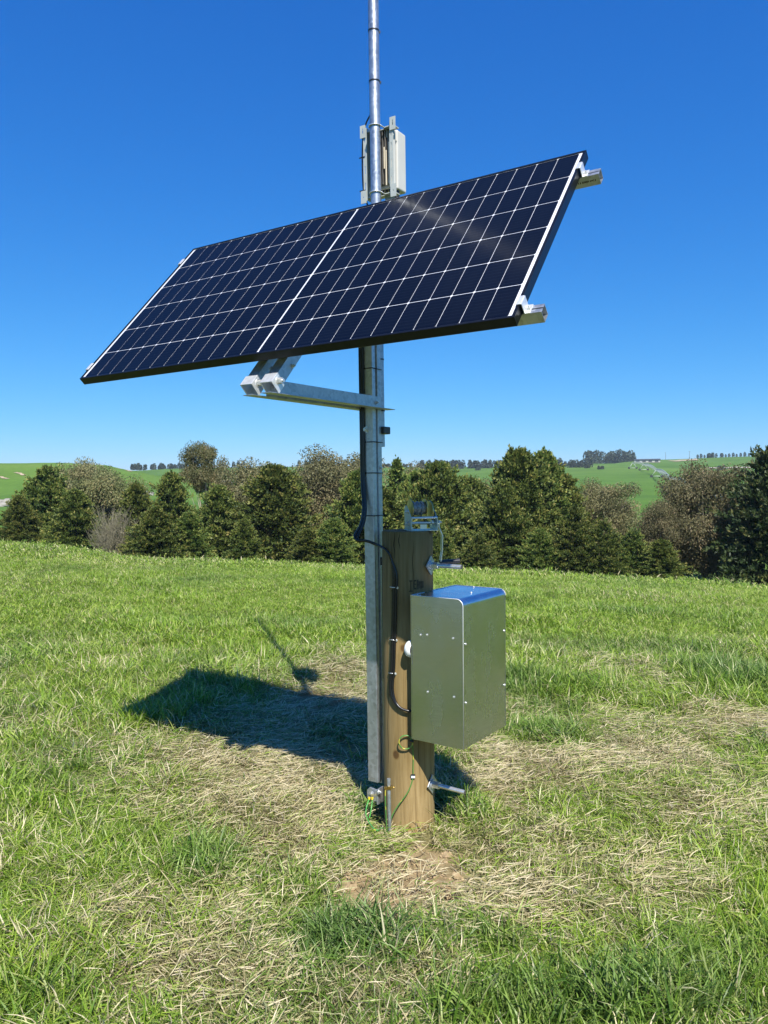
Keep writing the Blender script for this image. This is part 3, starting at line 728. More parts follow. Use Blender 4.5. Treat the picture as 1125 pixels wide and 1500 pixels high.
# end clamps on the frame
for x, sx in ((PW, 1), (0, -1)):
    for yy in (.082, .915):
        mb = MB(); hh = .02
        w3 = .045
        mb.box(PLc(x - sx * .002 + sx * .0, yy, .0025), (.016, w3, .003), (PX_, PY_, PN_))
        mb.box(PLc(x + sx * .0075, yy, -.0165), (.003, w3, .038), (PX_, PY_, PN_))
        mb.box(PLc(x + sx * .017, yy, -.034), (.017, w3, .003), (PX_, PY_, PN_))
        mb.build('end_clamp', M['clamp_alu'], rack, bevel=.0006)
        bolt_head(PLc(x + sx * .017, yy, -.0325), PN_, .005, rack, .003)
# row of small black printed marks along the underside of the upper rail, too worn to read
mb = MB(); xx = PW - .012; gq = random.Random(5)
while xx < PW + .052:
    w_ = gq.uniform(.0015, .0035); h_ = gq.uniform(.005, .008)
    c_ = PLc(xx, .915 - .0209, -.0565); mb.box(c_, (w_, .0006, h_), (PX_, PY_, PN_)); xx += w_ + gq.choice((.0012, .0014, .004))
mb.build('printed_marks', M['brand'], rack)

# ================================================================ RADIO ENCLOSURE ON ITS BRACKET
za, zb_ = px_to_z(291, .1), px_to_z(184, .1)
rq = pipe_q + PRAD + .006
ra = empty('mast_bracket', TF(0, rq, za), 'pale slotted bracket clamped behind the mast pipe above the panel', 'bracket')
zc, zh = (za + zb_) / 2 + .01, (zb_ - za)
def TB(s, q, z): return TF(s, q, z)
# two upright slotted flanges, a back web split round a long opening, four keyhole tabs
def plate_holes(name, o, ax, ay, nrm, w, h, holes, th, mat, par, bevel=.0):
    """flat plate w x h from corner o with rectangular holes (x0,y0,x1,y1), built of strips"""
    xs_ = sorted(set([0, w] + [v for hl in holes for v in (hl[0], hl[2])])); ys_ = sorted(set([0, h] + [v for hl in holes for v in (hl[1], hl[3])]))
    me = bmesh.new(); idx = {}
    def V(i, j, k):
        if (i, j, k) not in idx: idx[i, j, k] = me.verts.new(WM[par.name].inverted() @ (o + ax * xs_[i] + ay * ys_[j] + nrm * (th * k)))
        return idx[i, j, k]
    solid = {}
    for i in range(len(xs_) - 1):
        for j in range(len(ys_) - 1):
            cx, cy = (xs_[i] + xs_[i + 1]) / 2, (ys_[j] + ys_[j + 1]) / 2
            solid[i, j] = not any(a < cx < c and b < cy < d for a, b, c, d in holes)
    for (i, j), s in solid.items():
        if not s: continue
        me.faces.new((V(i, j, 1), V(i + 1, j, 1), V(i + 1, j + 1, 1), V(i, j + 1, 1))); me.faces.new((V(i, j, 0), V(i, j + 1, 0), V(i + 1, j + 1, 0), V(i + 1, j, 0)))
        if not solid.get((i, j - 1)): me.faces.new((V(i, j, 0), V(i + 1, j, 0), V(i + 1, j, 1), V(i, j, 1)))
        if not solid.get((i, j + 1)): me.faces.new((V(i + 1, j + 1, 0), V(i, j + 1, 0), V(i, j + 1, 1), V(i + 1, j + 1, 1)))
        if not solid.get((i - 1, j)): me.faces.new((V(i, j + 1, 0), V(i, j, 0), V(i, j, 1), V(i, j + 1, 1)))
        if not solid.get((i + 1, j)): me.faces.new((V(i + 1, j, 0), V(i + 1, j + 1, 0), V(i + 1, j + 1, 1), V(i + 1, j, 1)))
    bmesh.ops.recalc_face_normals(me, faces=me.faces)
    m2 = bpy.data.meshes.new(name); me.to_mesh(m2); me.free(); m2.materials.append(mat)
    ob = link(bpy.data.objects.new(name, m2), par); WM[ob.name] = WM[par.name]; return ob
HB = zh
for s_, nm in ((-.083, 'flange'), (.062, 'flange')):
    hl = [(.007, HB * f0, .011, HB * f1) for f0, f1 in ((.14, .25), (.37, .48), (.6, .71), (.8, .88))]
    plate_holes(nm, TB(s_, rq - .004, za), U, TL, -MM, .02, HB, hl, .003, M['bracket_paint'], ra)
    for zz in (za - .012, zb_ - .045):
        kh = [(.012, .02, .018, .032), (.013, .032, .017, .044)] if zz > za else [(.013, .025, .017, .031)]
        plate_holes('tab', TB(s_ - (.013 if s_ < 0 else -.006), rq - .01, zz), U, TL, -MM, .03, .058, kh, .003, M['bracket_paint'], ra)
MB().box(TB(-.064, rq + .02, (za + zb_) / 2), (.003, .05, HB), (U, MM, TL)).build('web', M['bracket_paint'], ra)
for zz in (za + .012, zb_ - .02):
    # V-shaped crosspiece gripping the pipe
    prf = [(-.082, .0), (-.03, .004), (-.018, .018), (.018, .018), (.03, .004), (.082, 0), (.082, .05), (-.082, .05)]
    MB().prism(prf, TB(0, rq - .004, zz), U, MM, TL * .004).build('crosspiece', M['bracket_paint'], ra)
    MB().box(TB(.04, rq + .026, zz - .016), (.052, .003, .036), (U, MM, TL)).build('lug', M['bracket_paint'], ra, bevel=.003)
    mb = MB(); mb.tube([TF(math.sin(t) * (PRAD + .003), pipe_q - math.cos(t) * (PRAD + .003), zz + .002) for t in np.linspace(-1.7, 1.7, 20)], .0035, 8); mb.build('u_bolt', M['zinc'], ra)
    for s_ in (-.028, .028): MB().tube([TF(s_, pipe_q, zz + .002), TF(s_, rq + .03, zz + .002)], .0032, 8).build('u_bolt_leg', M['zinc'], ra)
re = empty('radio_enclosure', TF(.03, rq + .1, za), 'cream box with a ribbed back hung behind the mast pipe above the panel', 'enclosure')
s0, s1 = -.088, .058; qa, qb = rq + .032, rq + .142
z0_, z1_ = px_to_z(279, .15), px_to_z(192, .15)
MB().box(TF((s0 + s1) / 2, (qa + qb) / 2 + .022, (z0_ + z1_) / 2), (s1 - s0, qb - qa - .03, z1_ - z0_), (U, MM, TL)).build('case', M['cream'], re, bevel=.008, segs=3)
MB().box(TF((s0 + s1) / 2, qa + .018, (z0_ + z1_) / 2), (s1 - s0 - .004, .016, z1_ - z0_ - .006), (U, MM, TL)).build('seam_rim', M['cream'], re, bevel=.003)
nf_ = 8
for k in range(nf_):
    s_ = s0 + .02 + (s1 - s0 - .04) * k / (nf_ - 1)
    MB().box(TF(s_, qa + .002, (z0_ + z1_) / 2), (.0035, .034, z1_ - z0_ - .03), (U, MM, TL)).build('fin', M['fin'], re)
for s_, za2, zb2 in ((.03, .02, .6), (.046, .02, .72), (.02, .3, .66), (.05, .12, .3), (.05, .42, .55)):
    MB().box(TF(s_, qa - .018, z0_ + (z1_ - z0_) * (za2 + zb2) / 2), (.006, .002, (z1_ - z0_) * (zb2 - za2)), (U, MM, TL)).build('label_strip', M['sticker'], re)
for s_, L_ in ((-.05, .02), (-.02, .03), (.0, .022), (.02, .034), (.04, .03)):
    MB().cyl(TF(s_, qa + .03, z0_ + .004), TF(s_, qa + .03, z0_ - L_), .006, 10).build('connector', M['black_plastic'], re)
MB().cyl(TF(.035, qa + .06, z0_ + .004), TF(.035, qa + .06, z0_ - .036), .016, 14).build('connector', M['black_plastic'], re)

# ---- black antenna lead down the left of the pipe
al = catmull([TF(-.012, pipe_q + .026, zb_ + .22), TF(-.022, pipe_q + .026, zb_ + .14), TF(-.034, pipe_q + .03, zb_ + .075), TF(-.062, rq - .01, zb_ + .02), TF(-.094, rq + .01, zb_ - .03), TF(-.096, rq + .004, zb_ - .14), TF(-.094, rq + .004, za + .08), TF(-.086, rq + .006, za + .03), TF(-.07, rq + .01, za - .03), TF(-.05, rq + .01, za - .09)], 6)
o = MB().tube([p for p in al], .0038, 8).build('antenna_cable', M['cable']); tag(o, 'thin black cable tied to the left edge of the bracket above the panel', 'cable')
for zz in (zb_ - .13, za + .05):
    MB().tube([TF(-.106, rq - .006, zz), TF(-.074, rq - .008, zz)], .003, 6).build('cable_tie', M['black_plastic'], ra)

# ================================================================ ALUMINIUM EQUIPMENT BOX
BA = rad(-35); BU = Vector((math.cos(BA), math.sin(BA), 0)); BM = Vector((-math.sin(BA), math.cos(BA), 0))
BC = Vector((.3201, 3.2118, .4489)); bw, bd, bh = .25, .39, .62
box = empty('equipment_box', BC - BU * bw / 2 + BM * bd / 2, 'plain aluminium cabinet with a rounded top edge fixed to the timber pole', 'cabinet')
def BX(a, b, z): return BC - BU * a + BM * b + Z3 * z       # a: from the front corner towards the pole, b: away, z up
prf = [(0, 0), (0, bh - .03)] + [(.03 - .03 * math.cos(t), bh - .03 + .03 * math.sin(t)) for t in np.linspace(0, PI / 2, 9)[1:]] + [(bw, bh), (bw, 0)]
mbx = MB(); mbx.prism([(p[0], p[1]) for p in reversed(prf)], BX(0, .0025, 0), -BU, Z3, BM * (bd - .005)); 
cover = mbx.build('cover', M['alu'], box)
for b in (0, bd - .0025):   # end plates, a hair larger than the cover so that their edge shows
    pe = [(0 if x == 0 else x, z) for x, z in prf]
    pe2 = [(x + (-.0012 if x < bw * .5 else .0012), z + (.0012 if z > bh * .5 else -.0012)) for x, z in prf]
    MB().prism(list(reversed(pe2)), BX(0, b, 0), -BU, Z3, BM * .0025).build('end_plate', M['alu'], box)
M['edge'] = plain('edge_highlight_paint', (.8, .82, .84), .45, .5, .04, 60)  # bright line of light on the cabinet edges, put in as pale colour
for b, x_ in ((0, 0), (bd, 0)):
    e_ = [BX(p[0], b, p[1]) + BU * .0006 for p in prf[1 if b else 0:-1]]
    if b: e_ = e_[:]
    MB().tube(e_, .0017, 6).build('edge_highlight', M['edge'], box)
MB().box(BX(bw + .004, bd / 2, bh / 2), (.004, bd, bh + .004), (BU, BM, Z3)).build('back_plate', M['alu'], box)
MB().box(BX(bw / 2, bd / 2, -.003), (bw - .004, bd - .004, .003), (BU, BM, Z3)).build('base_plate', M['alu'], box)
def screw(p, d): 
    mb = MB(); mb.cyl(p, p + d * .002, .0052, 12); mb.cyl(p + d * .002, p + d * .0045, .0035, 8, r1=.0025); mb.build('screw', M['zinc'], box)
def face_pt(px, py, o_, nrm):
    d = raydir(px, py); t_ = (o_ - CAM).dot(nrm) / d.dot(nrm); return CAM + d * t_
for px, py in ((625.5, 930), (663.5, 935), (626.5, 1013.5), (665, 1021), (616, 930)): screw(face_pt(px, py, BC - BM * .0003, -BM), -BM)
for px, py in ((682, 943.5), (738.5, 924), (739, 1003.5), (682.5, 1029.5)): screw(face_pt(px, py, BC, BU), BU)
screw(BX(.15, bd - .02, bh), Z3); screw(BX(.07, .2, bh), Z3)
screw(BX(.225, .008, bh), Z3); screw(BX(.21, .004, bh), Z3)
# white vent dome on the pole side of the box
dc = at(606, 951, 3.40)
mb = MB(); vs_ = []; nn = 20; prf2 = [(0, .030), (.008, .037), (.016, .037), (.026, .034), (.033, .026), (.0385, .012), (.04, .001)]
fs = []
for i, (ln, rr) in enumerate(prf2):
    for k in range(nn): vs_.append(dc - BU * ln + (BM * math.cos(2 * PI * k / nn) + Z3 * math.sin(2 * PI * k / nn)) * rr)
for i in range(len(prf2) - 1):
    for k in range(nn): fs.append((i * nn + k, i * nn + (k + 1) % nn, (i + 1) * nn + (k + 1) % nn, (i + 1) * nn + k))
mb.add(vs_, fs, True); mb.build('vent_dome', M['white_plastic'], box)
MB().box(dc + BU * .004 - Z3 * .02, (.004, .05, .085), (BU, BM, Z3)).build('vent_plate', M['alu'], box)

# ================================================================ THREADED RODS THROUGH THE POLE
def through_rod(z, px, py, L, label, tube=True):
    d = (U + Vector((0, 0, -.03 if z < .6 else 0))).normalized()
    s = PC + U * (PR + .001); s.z = z
    r_ = empty('through_rod', s, label, 'bolt', 'threaded rods through the timber pole')
    # square washer set as a diamond
    a = (MM + Z3).normalized(); b = (Z3 - MM).normalized()
    mb = MB(); mb.box(s + d * .004, (.005, .062, .062), (d, a, b)); mb.build('square_washer', M['galv'], r_, bevel=.001)
    MB().cyl(s + d * .0065, s + d * .012, .021, 20).build('round_washer', M['zinc'], r_)
    MB().cyl(s + d * .012, s + d * .026, .0165, 6, smooth=False).build('nut', M['zinc'], r_)
    MB().cyl(s + d * .027, s + d * .041, .0165, 6, smooth=False).build('nut', M['zinc'], r_)
    th = MB(); 
    th.cyl(s + d * .041, s + d * L, .0092, 18); th.build('sleeve', M['zinc'], r_)
    mb = MB(); mb.cyl(s + d * (L + .0002), s + d * (L + .003), .0085, 14); mb.build('rod_end', M['rust'], r_)
    return r_
through_rod(1.185, 0, 0, .155, 'threaded rod through the timber pole just below the winch')
through_rod(.205, 0, 0, .165, 'threaded rod through the timber pole near the grass')

# ================================================================ HAND WINCH ON THE POLE TOP
wz = PTOP
wx = Vector((.95, .31, 0)).normalized(); wy = Vector((-wx.y, wx.x, 0)) * 1.0     # wx along the drum shaft (to the right), wy away
W0 = PC + wx * .055 - wy * .03; W0.z = wz
win = empty('hand_winch', W0, 'small zinc hand winch with a wire drum and crank on top of the timber pole', 'winch')
M['wzinc'] = plain('passivated_plate', (.5, .56, .5), .42, .4, .1, 60)
def WP(x, y, z): return W0 + wx * x + wy * y + Z3 * z
MB().box(WP(0, 0, .002), (.128, .1, .004), (wx, wy, Z3)).build('base', M['wzinc'], win, bevel=.001)
sidep = [(-.045, 0), (.045, 0), (.05, .1), (.03, .112), (.005, .1), (-.045, .055)]
for sx, nm in ((-.062, 'side_plate'), (.0595, 'side_plate')):
    MB().prism(sidep, WP(sx, 0, .001), wy, Z3, wx * .003).build(nm, M['wzinc'], win, bevel=.0006)
M['wire'] = plain('steel_wire', (.3, .3, .3), .5, .5, .3, 120)
for sx in (-.045, .022):
    MB().cyl(WP(sx, .022, .098), WP(sx + .003, .022, .098), .042, 28).build('drum_flange', M['zinc_yellow'], win, bevel=.0006)
mb = MB()
for k in range(11): 
    x = -.040 + k * .0058; r_ = .026 + .004 * math.sin(k * 1.7)
    mb.tube([WP(x + .003 * math.sin(t), .022 + r_ * math.cos(t), .098 + r_ * math.sin(t)) for t in np.linspace(0, 2 * PI, 21)], .0032, 6, cap=False)
mb.cyl(WP(-.042, .022, .098), WP(.022, .022, .098), .026, 16)
mb.build('wound_wire', M['wire'], win)
MB().cyl(WP(-.06, -.04, .058), WP(.062, -.04, .058), .0052, 10).build('tie_bar', M['zinc'], win)
MB().cyl(WP(-.068, -.012, .034), WP(.07, -.012, .034), .0055, 10).build('drive_shaft', M['zinc'], win)
MB().cyl(WP(.046, .02, .085), WP(.052, .02, .085), .047, 30).build('gear_wheel', M['zinc_yellow'], win)
MB().cyl(WP(.044, -.012, .034), WP(.053, -.012, .034), .014, 14).build('pinion', M['zinc'], win)
MB().box(WP(.0, -.03, .018), (.03, .004, .02), (wx, wy, Z3)).build('cable_keeper', M['zinc'], win)
bolt_head(WP(-.062, -.012, .034), -wx, .011, win, .007); bolt_head(WP(-.062, .0, .085), -wx, .007, win, .005); bolt_head(WP(-.05, -.02, .004), Z3, .006, win, .004)
# crank
cr = [(.066, -.012, .034), (.078, -.012, .03), (.079, -.012, .012), (.096, -.012, -.026), (.093, -.012, -.1), (.084, -.012, -.158)]
pts = [WP(*c) for c in cr]; mb = MB()
for a, b in zip(pts[:-1], pts[1:]):
    dd = (b - a); ln = dd.length; dd.normalize(); sd = wy; nn_ = dd.cross(sd).normalized()
    mb.box((a + b) / 2, (ln + .004, .02, .005), (dd, sd, nn_))
mb.build('crank', M['zinc'], win, bevel=.0008)
MB().cyl(WP(.082, -.012, -.148), WP(.178, -.018, -.143), .0115, 18).build('crank_grip', M['black_plastic'], win, bevel=.003)
bolt_head(WP(.079, -.012, .034), wx, .008, win, .006)
bolt_head(WP(.08, -.012, -.153), -wx, .007, win, .004)

# ================================================================ BLACK FEED CABLES (post to box)
cb = empty('feed_cable', at(575, 900, 3.44), 'black cables running from the steel post down the timber pole into the cabinet', 'cable')
def strand(off, r):
    pts = []
    for py in (440, 500, 560, 640, 700): 
        z = px_to_z(py, -.03); pts.append(TF(-hw + .0035 - off, -hd - .006, z))
    pts += [at(534.5 - off * 260, 745, 3.585), at(531 - off * 300, 768, 3.575), at(523 - off * 350, 785, 3.56), at(524.5, 791.5 + off * 100, 3.545), at(536, 792 + off * 60, 3.53), at(550, 797 + off * 60, 3.52)]
    pts += [ats(566, 806, .02), ats(573, 820, .012)]
    for px, py in ((577.5, 842), (577, 870), (576.5, 905), (575.5, 940), (574.5, 975), (573, 995)):
        pts.append(ats(px + off * 300, py, .008))
    pts += [ats(573 + off * 250, 1012, .01), ats(578 + off * 150, 1028, .012), ats(588, 1038, .016), ats(600, 1041.5, .018), ats(612, 1040, .012)]
    return MB().tube(catmull(pts, 5), r, 8)
strand(0, .0062).build('strand', M['cable'], cb); strand(.010, .0055).build('strand', M['cable'], cb); strand(-.006, .005).build('strand', M['cable'], cb)
# a slack thinner lead beside the post
MB().tube(catmull([TF(-hw - .012, -.02, px_to_z(650, -.03)), at(532, 675, 3.62), at(531.5, 705, 3.6), at(534, 740, 3.59), at(532, 760, 3.575)], 6), .003, 6).build('strand', M['cable'], cb)
for px, py in ((576.5, 860), (575.5, 937), (574, 986)):
    mb = MB(); mb.tube([ats(px - 5, py, .004), ats(px - 1, py + .5, .016), ats(px + 6, py + 1, .003)], .0026, 6); mb.build('saddle_clip', M['zinc'], cb)
    bolt_head(ats(px + 5, py + 1, .002), (0, -1, 0), .0045, cb, .003)
# black strips standing for the shade in the gap between post and pole
mb = MB(); mb.box(at(559.5, 822, 3.56), (.016, .02, .035)); mb.box(at(561.5, 905, 3.565), (.010, .02, .55)); o = mb.build('gap_shade', M['black_plastic'], wp)

# ================================================================ EARTHING
er = empty('earth_rod', at(571, 1226, 3.33), 'thin grey metal rod driven into the grass before the timber pole', 'earth rod')
gx_, gy_ = gp(571.5, 1228)
rt = Vector((gx_ - .004, gy_ + .006, .262)); rb = Vector((gx_, gy_, -.12))
MB().cyl(rb, rt, .0078, 14).build('rod', M['galv'], er)
MB().cyl(rb + (rt - rb) * .28, rb + (rt - rb) * .30, .0092, 14).build('cable_tie', M['black_plastic'], er)
cl = rb + (rt - rb) * .9
mb = MB(); mb.cyl(cl - Z3 * .007, cl + Z3 * .007, .0125, 16); mb.box(cl + Vector((-.012, -.006, 0)), (.014, .012, .014)); mb.box(cl + Vector((.013, -.004, .002)), (.012, .01, .01)); mb.build('clamp', M['brass'], er, bevel=.001)
MB().cyl(cl + Vector((-.02, -.006, 0)), cl + Vector((.024, -.006, .002)), .003, 8).build('clamp_screw', M['brass'], er)
# green and yellow wire from the box to the rod
D0 = 3.405
coil = [ats(600, 1083, .01)]
cc = ats(594.5, 1087, .012)
for k in range(0, 26):
    t_ = rad(20 + k * 27.5); coil.append(cc + Vector((math.cos(t_) * .030, -.004 * k / 26, math.sin(t_) * .030)))
wire = coil + [ats(604.5, 1094, .008), ats(605.3, 1110, .004), ats(605, 1128, .004), ats(605, 1138, .004), ats(602, 1150, .006), ats(596, 1163, .01), ats(586, 1176, .016), ats(579, 1186, .025), ats(574, 1196, .035), ats(571, 1208, .04)]
o = MB().tube(catmull(wire, 4), .0026, 8).build('earth_wire', M['earth']); tag(o, 'green and yellow wire coiled under the cabinet and led down to the earth rod', 'wire')
mb = MB(); mb.box(ats(605, 1137, .005), (.018, .01, .016)); o = mb.build('wire_clip', M['white_plastic'], bevel=.002); tag(o, 'small white clip holding the earth wire on the pole', 'clip')
mb = MB(); mb.box(ats(605, 1135, .010), (.02, .006, .005)); c2 = mb.build('clip_band', M['black_plastic'], o, bevel=.001)
mb = MB(); mb.tube([ats(600, 1085, .01), ats(606, 1086, .02)], .005, 6); o = mb.build('wire_gland', M['black_plastic'], box)
MB().tube(catmull([cl + Vector((-.014, -.008, .0)), cl + Vector((-.016, -.01, -.04)), rb + (rt - rb) * .5 + Vector((-.014, -.008, 0)), rb + (rt - rb) * .27 + Vector((-.010, -.01, 0)), at(561, 1213, 3.34), at(553, 1217, 3.34), at(546, 1214, 3.35)], 5), .0024, 8).build('lead', M['earth'], er)
# foot bracket of the mast with two earth leads
fb = empty('hinge_bracket', at(548, 1165, 3.58), 'small grey steel bracket at the foot of the mast with two yellow wire lugs', 'bracket')
prf = [(-.035, -.022), (.02, -.03), (.028, .024), (-.02, .03), (-.035, .014)]
MB().prism(prf, at(547, 1164, 3.56), U, Z3, MM * .006).build('plate', M['galv'], fb, bevel=.001)
MB().box(at(557, 1165, 3.565), (.006, .05, .07), (U, MM, Z3)).build('angle', M['galv'], fb, bevel=.001)
bolt_head(at(545, 1162, 3.555), -MM, .007, fb, .005); bolt_head(at(555, 1160, 3.54), U, .008, fb, .008)
for px, ex in ((541, 0), (545.5, 1)):
    MB().cyl(at(px, 1167.5, 3.545), at(px - .3, 1171.5, 3.543), .0062, 10, r1=.0045).build('lug', M['yellow_lug'], fb)
MB().tube(catmull([at(541, 1170, 3.543), at(537.5, 1180, 3.52), at(536, 1192, 3.5), at(541, 1205, 3.44), at(548, 1214, 3.36), at(556, 1217, 3.34)], 6), .0026, 8).build('lead', M['green_wire'], fb)
MB().tube(catmull([at(545.5, 1170, 3.543), at(544.5, 1180, 3.53), at(543, 1190, 3.51), at(541, 1198, 3.48)], 6), .0026, 8).build('lead', M['green_wire'], fb)

# ================================================================ TREES
def leafmat(name, stops, rough=.55, trans=.25, spec=.3):
    m, nt, bs = newmat(name); L = nt.links.new
    a = nt.nodes.new('ShaderNodeAttribute'); a.attribute_name = 'lv'; oi = nt.nodes.new('ShaderNodeObjectInfo')
    r = ramp(nt, stops, a.outputs['Fac'])
    h = nt.nodes.new('ShaderNodeHueSaturation'); mr = nt.nodes.new('ShaderNodeMapRange'); mr.inputs['To Min'].default_value = .8; mr.inputs['To Max'].default_value = 1.2
    L(oi.outputs['Random'], mr.inputs[0]); L(mr.outputs[0], h.inputs['Value']); L(r.outputs[0], h.inputs['Color'])
    mr2 = nt.nodes.new('ShaderNodeMapRange'); mr2.inputs['To Min'].default_value = .485; mr2.inputs['To Max'].default_value = .51; L(oi.outputs['Random'], mr2.inputs[0]); L(mr2.outputs[0], h.inputs['Hue'])
    L(h.outputs[0], bs.inputs['Base Color']); bs.inputs['Roughness'].default_value = rough; bs.inputs['Specular IOR Level'].default_value = spec
    tr = nt.nodes.new('ShaderNodeBsdfTranslucent'); L(h.outputs[0], tr.inputs[0]); ms = nt.nodes.new('ShaderNodeMixShader'); ms.inputs[0].default_value = trans
    L(bs.outputs[0], ms.inputs[1]); L(tr.outputs[0], ms.inputs[2]); L(ms.outputs[0], nt.nodes['Material Output'].inputs[0])
    return m
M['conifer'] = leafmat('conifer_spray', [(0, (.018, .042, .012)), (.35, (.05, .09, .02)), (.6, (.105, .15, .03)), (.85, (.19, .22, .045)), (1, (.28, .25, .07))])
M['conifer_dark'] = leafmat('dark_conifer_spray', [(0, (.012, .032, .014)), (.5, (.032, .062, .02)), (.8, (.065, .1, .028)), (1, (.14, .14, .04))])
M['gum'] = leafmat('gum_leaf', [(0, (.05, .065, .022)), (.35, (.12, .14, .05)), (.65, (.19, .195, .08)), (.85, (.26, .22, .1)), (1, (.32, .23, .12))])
M['gum_brown'] = leafmat('brown_gum_leaf', [(0, (.06, .065, .028)), (.35, (.14, .145, .06)), (.65, (.21, .195, .09)), (1, (.31, .24, .13))])
M['farleaf'] = leafmat('distant_foliage', [(0, (.02, .04, .025)), (.5, (.04, .065, .04)), (1, (.08, .1, .06))])
M['bark'] = plain('grey_brown_bark', (.12, .09, .065), .9, 0, .35, 8, .2)
M['pale_bark'] = plain('pale_gum_bark', (.4, .35, .29), .8, 0, .25, 4, .2)
M['twig'] = plain('bare_twig', (.2, .185, .125), .9, 0, .3, 8, .2)

def tri_cloud(P, D, Lg, Wd, g, droop=None):
    """pointed leaf-sprays: P base (n,3), D unit direction (n,3), length, width -> verts, tris"""
    n = len(P); r = g.normal(size=(n, 3)); S = np.cross(D, r); S /= np.linalg.norm(S, axis=1)[:, None] + 1e-9
    tip = P + D * Lg[:, None]; mid = P + D * (Lg * .4)[:, None]
    V = np.stack([P, mid + S * Wd[:, None], tip, mid - S * Wd[:, None]], 1).reshape(-1, 3)
    i = np.arange(n) * 4; F = np.stack([i, i + 1, i + 2, i + 3], 1); return V, F
def conifer_mesh(seed, h, r, nb=520, peaks=((0, 0, 1.0),), leaf=.2, mat='conifer', low=.0):
    g = np.random.default_rng(seed); PV = []; PF = []; LV = []; off = 0; ntot = 0
    Ps = []; Ds = []; Ls = []; Ws = []; Vs = []
    lob = g.uniform(0, 2 * PI, 6)
    for (cx, cy, hs) in peaks:
        hh = h * hs; rr0 = r * (.55 + .45 * hs) if len(peaks) > 1 else r; m = int(nb * hs / sum(p[2] for p in peaks))
        zf = g.uniform(0, 1, m) ** .8; zf = low + (1 - low) * zf
        for k in range(m):
            z = zf[k]; az = g.uniform(0, 2 * PI)
            prof_r = rr0 * ((1 - z) ** .62) * (.8 + .2 * min(1, z / .12)) * (1 + .15 * math.sin(2 * az + lob[0] + 3 * z) + .15 * math.sin(11 * z + 3 * az + lob[1]) + .13 * math.sin(23 * z - 2 * az + lob[2]) + .12 * math.sin(5 * az + 7 * z + lob[3]) + g.normal(0, .15)) * (1.3 if g.uniform() < .05 else 1)
            prof_r = max(prof_r, .12); L = prof_r; el = g.uniform(-.05, .35) + .55 * z
            ns = max(6, int(8 + L * 12)); t = g.uniform(.3, 1.0, ns) ** .7
            d = np.array([math.cos(az) * math.cos(el), math.sin(az) * math.cos(el), math.sin(el)])
            side = np.array([-math.sin(az), math.cos(az), 0])
            P = np.array([cx, cy, z * hh * .97]) + d[None] * (t * L)[:, None] + side[None] * (g.normal(0, .17, ns) * (1.15 - t) * L)[:, None]
            P[:, 2] -= .10 * (t ** 2) * L + g.normal(0, .04, ns)
            for q in range(2):
                DD = d[None] + g.normal(0, .5, (ns, 3)) + np.array([0, 0, .18 - .25 * (q == 1)])
                DD /= np.linalg.norm(DD, axis=1)[:, None]; Ps.append(P + g.normal(0, .03, P.shape)); Ds.append(DD)
                Ls.append(g.uniform(.7, 1.4, ns) * leaf); Ws.append(g.uniform(.7, 1.3, ns) * leaf * .27)
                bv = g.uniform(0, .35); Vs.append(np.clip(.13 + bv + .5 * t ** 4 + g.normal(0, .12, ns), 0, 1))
        # leader
        ns = 24; t = g.uniform(0, 1, ns); P = np.stack([cx + g.normal(0, .05, ns), cy + g.normal(0, .05, ns), hh * (.88 + .14 * t)], 1)
        DD = g.normal(0, .6, (ns, 3)) + np.array([0, 0, .8]); DD /= np.linalg.norm(DD, axis=1)[:, None]; Ps.append(P); Ds.append(DD); Ls.append(np.full(ns, leaf)); Ws.append(np.full(ns, leaf * .25)); Vs.append(g.uniform(.2, .7, ns))
    V, F = tri_cloud(np.concatenate(Ps), np.concatenate(Ds), np.concatenate(Ls), np.concatenate(Ws), g)
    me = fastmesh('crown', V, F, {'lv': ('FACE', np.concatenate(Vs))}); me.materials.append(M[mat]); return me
def trunk_mesh(h, r, mat='bark', peaks=((0, 0, 1.0),)):
    mb = MB()
    for cx, cy, hs in peaks:
        mb.tube([(cx * q, cy * q, -.6 + (h * hs * .9 + .6) * q) for q in (0, .3, .7, 1)], [r, r * .8, r * .45, r * .12], 8)
    me = mb.mesh('trunk'); me.materials.append(M[mat]); return me
